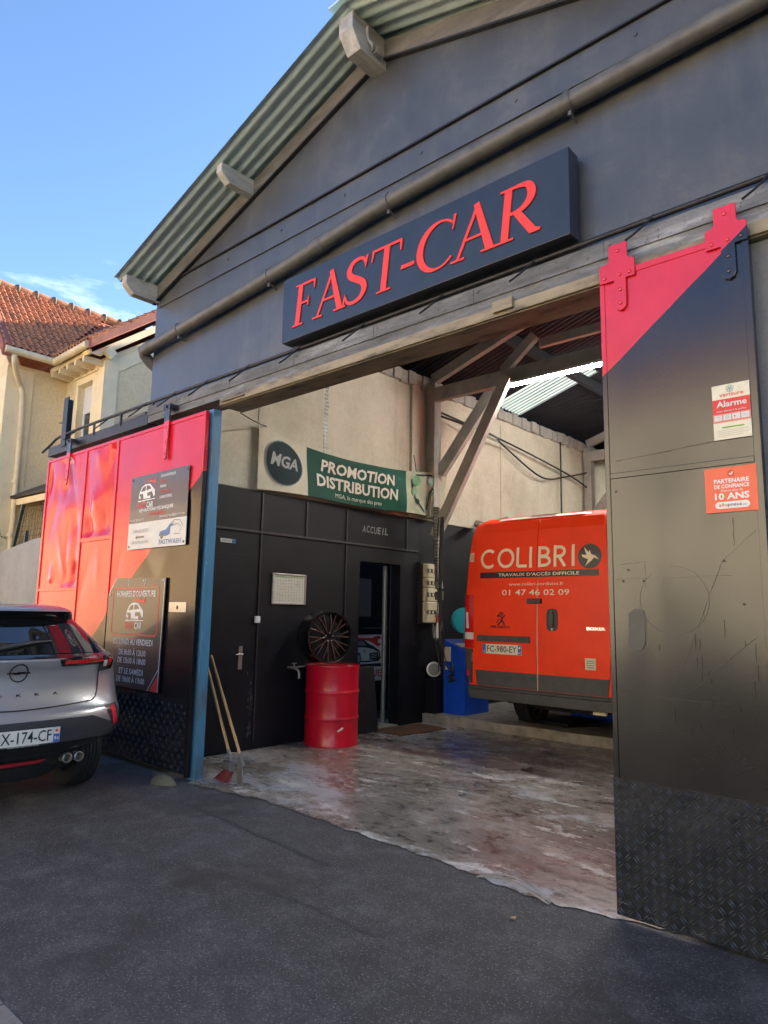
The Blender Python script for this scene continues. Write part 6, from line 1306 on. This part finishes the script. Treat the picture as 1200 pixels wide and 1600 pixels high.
for s0 in (-1, 1):
    b = MB(); q = [(s0*0.31, 1.040), (s0*0.64, 1.045), (s0*0.64, 1.122), (s0*0.29, 1.095)]; b.patch(cfr, q if s0 > 0 else q[::-1], 0.0, 0.014, 0, 10, 2)
    q = [(s0*0.64, 0.99), (s0*0.775, 1.0), (s0*0.81, 1.135), (s0*0.64, 1.124)]; b.patch(cfr, q if s0 > 0 else q[::-1], 0.0, 0.016, 0, 6, 4)
    tl_ = b.build('tail_light', 'car_black', CR, smooth=40)
    b = MB(); q = [(s0*0.33, 1.056), (s0*0.67, 1.066), (s0*0.67, 1.098), (s0*0.33, 1.082)]; b.patch(cfr, q if s0 > 0 else q[::-1], 0.014, 0.018, 0, 10, 1)
    q = [(s0*0.715, 1.03), (s0*0.755, 1.032), (s0*0.785, 1.12), (s0*0.735, 1.115)]; b.patch(cfr, q if s0 > 0 else q[::-1], 0.016, 0.019, 0, 4, 3)
    q = [(s0*0.675, 1.025), (s0*0.71, 1.027), (s0*0.715, 1.075), (s0*0.675, 1.072)]; b.patch(cfr, q if s0 > 0 else q[::-1], 0.016, 0.019, 1, 3, 2)
    b.build('lamp_lens', ['tail_red', 'tail_clear'], tl_)
b = MB()
def seam(p, w_=0.009, c=0.0045): b.stroke(cfr, p, w_, 0.0, c)
seam([(s*0.58/12, 0.742+0.032*(abs(s)/12)**1.6) for s in range(-12, 13)]); 
for s0 in (-1, 1): seam([(s0*0.58, 0.775), (s0*0.615, 0.80), (s0*0.635, 0.86), (s0*0.645, 1.0)])
b.build('tailgate_seam', 'black_print', CR)
b = MB()      # lower black bumper panel, its corner vents and splitter
b.patch(cfr, [(-0.60, 0.50), (0.60, 0.50), (0.56, 0.665), (-0.56, 0.665)], 0.0, 0.010, 0, 18, 4)
for s0 in (-1, 1):
    q = [(s0*0.601, 0.50), (s0*0.80, 0.505), (s0*0.74, 0.60), (s0*0.561, 0.665)]; b.patch(cfr, q if s0 > 0 else q[::-1], 0.0, 0.010, 0, 8, 4)
b.patch(cfr, [(-0.60, 0.43), (0.60, 0.43), (0.62, 0.498), (-0.62, 0.498)], 0.0, 0.030, 1, 18, 2)
b.build('bumper', ['car_plastic', 'car_black'], CR, smooth=40)
for s0 in (-1, 1):
    b = MB(); q = [(s0*0.79, 0.52), (s0*0.845, 0.535), (s0*0.815, 0.735), (s0*0.68, 0.725)]; b.patch(cfr, q if s0 > 0 else q[::-1], 0.0, 0.006, 0, 6, 5); rf = b.build('reflector_surround', 'car_plastic', CR)
    b = MB(); q = [(s0*0.77, 0.57), (s0*0.82, 0.578), (s0*0.782, 0.72), (s0*0.732, 0.716)]; b.patch(cfr, q if s0 > 0 else q[::-1], 0.006, 0.014, 0, 3, 4); b.build('reflector', 'tail_bright', rf, smooth=40)
pf = lambda s, z, c=0.0: Vector((CX+0.012+c-0.012*abs(s)*2-0.0, CY+0.03+s, z))
b = MB(); b.rect(pf, -0.26, 0.515, 0.26, 0.625, 0.004, 0, 6, 1); b.rect(pf, -0.27, 0.505, 0.27, 0.632, 0.002, 4, 6, 1); b.rect(pf, 0.212, 0.517, 0.257, 0.623, 0.0052, 1); b.rect(pf, -0.257, 0.517, -0.212, 0.623, 0.0052, 1); b.rect(pf, 0.214, 0.575, 0.255, 0.621, 0.0062, 0)
b.text(pf, 'GX-174-CF', -0.01, 0.532, 0.078, 0.415, 'C', 0.006, 2, 0.005); b.text(pf, '94', 0.2345, 0.530, 0.028, 0.034, 'C', 0.0072, 3); b.disc(pf, 0.2345, 0.60, 0.012, 0.0072, 5, 12); b.text(pf, 'GARAGE AUTOMOBILE', 0.0, 0.507, 0.007, 0.22, 'C', 0.0064, 0)
b.build('number_plate', ['plate_white', 'plate_blue', 'board_dark', 'white', 'board_dark', 'orange_print'], CR)
b = MB(); b.ring(cfr, 0, 1.005, 0.062, 0.009, 0.010, 0, 36); b.stroke(cfr, [(-0.082, 1.004), (0.0, 1.004)], 0.010, 0.011); b.stroke(cfr, [(0.0, 1.0025), (0.082, 1.004)], 0.010, 0.0125); b.poly([(-0.045, 0.994), (0.008, 0.994), (0.035, 1.016), (0.045, 1.012), (-0.01, 1.014)], cfr, 0.014)
b.build('badge', 'car_black', CR)
b = MB()
for ch, s in zip('MOKKA', (-0.26, -0.125, 0.01, 0.14, 0.275)): b.text(cfr, ch, s, 0.838, 0.017, 0.036, 'C', 0.006, 0, 0.02)
b.build('name_lettering', 'car_black', CR)
b = MB(); p = [cfr(-0.16, 1.17, 0.022), cfr(0.0, 1.195, 0.026), cfr(0.14, 1.215, 0.026), cfr(0.30, 1.225, 0.018)]; b.tube(smooth_line(p, 4), [0.016, 0.018, 0.019, 0.019, 0.019, 0.018, 0.017, 0.016, 0.014, 0.012, 0.010, 0.008, 0.006], 8); b.build('wiper', 'car_plastic', CR, smooth=60)
b = MB(); b.patch(cfr, [(-0.42, 0.33), (0.34, 0.33), (0.42, 0.40), (-0.42, 0.40)], 0.0, 0.012, 0, 12, 2); b.patch(cfr, [(-0.28, 0.345), (0.20, 0.352), (0.24, 0.38), (-0.28, 0.375)], 0.012, 0.018, 1, 10, 1); b.build('rear_fog_lamp', ['car_black', 'tail_bright'], CR)
for s in (0.385, 0.475):
    b = MB(); b.lathe([(0.030, -0.12), (0.036, 0.0), (0.038, 0.012), (0.034, 0.014), (0.028, 0.0), (0.028, -0.08), (0.0, -0.08)], (CX-0.055, CY+s, 0.375), (1, 0.05, 0), 20); b.build('exhaust_tip', 'steel', CR, smooth=40)
b = MB(); b.box(CX-1.0, CY-0.55, 0.26, CX-0.35, CY+0.55, 0.42); b.build('underbody', 'black_paint', CR)
for s0 in (-1, 1):
    for lx in (0.80, 3.36): wheel(CR, (CX-lx, CY+s0*0.775, 0.335), (0, s0, 0), 0.335, 0.215)
for s0 in (1,):
    b = MB(); b.lathe([(0, 0), (0.09, 0.0), (0.10, 0.04), (0.08, 0.10), (0, 0.11)], (CX-2.85, CY+s0*0.98, 1.03), (1, 0, 0), 16); b.build('wing_mirror', 'car_black', CR, smooth=50)
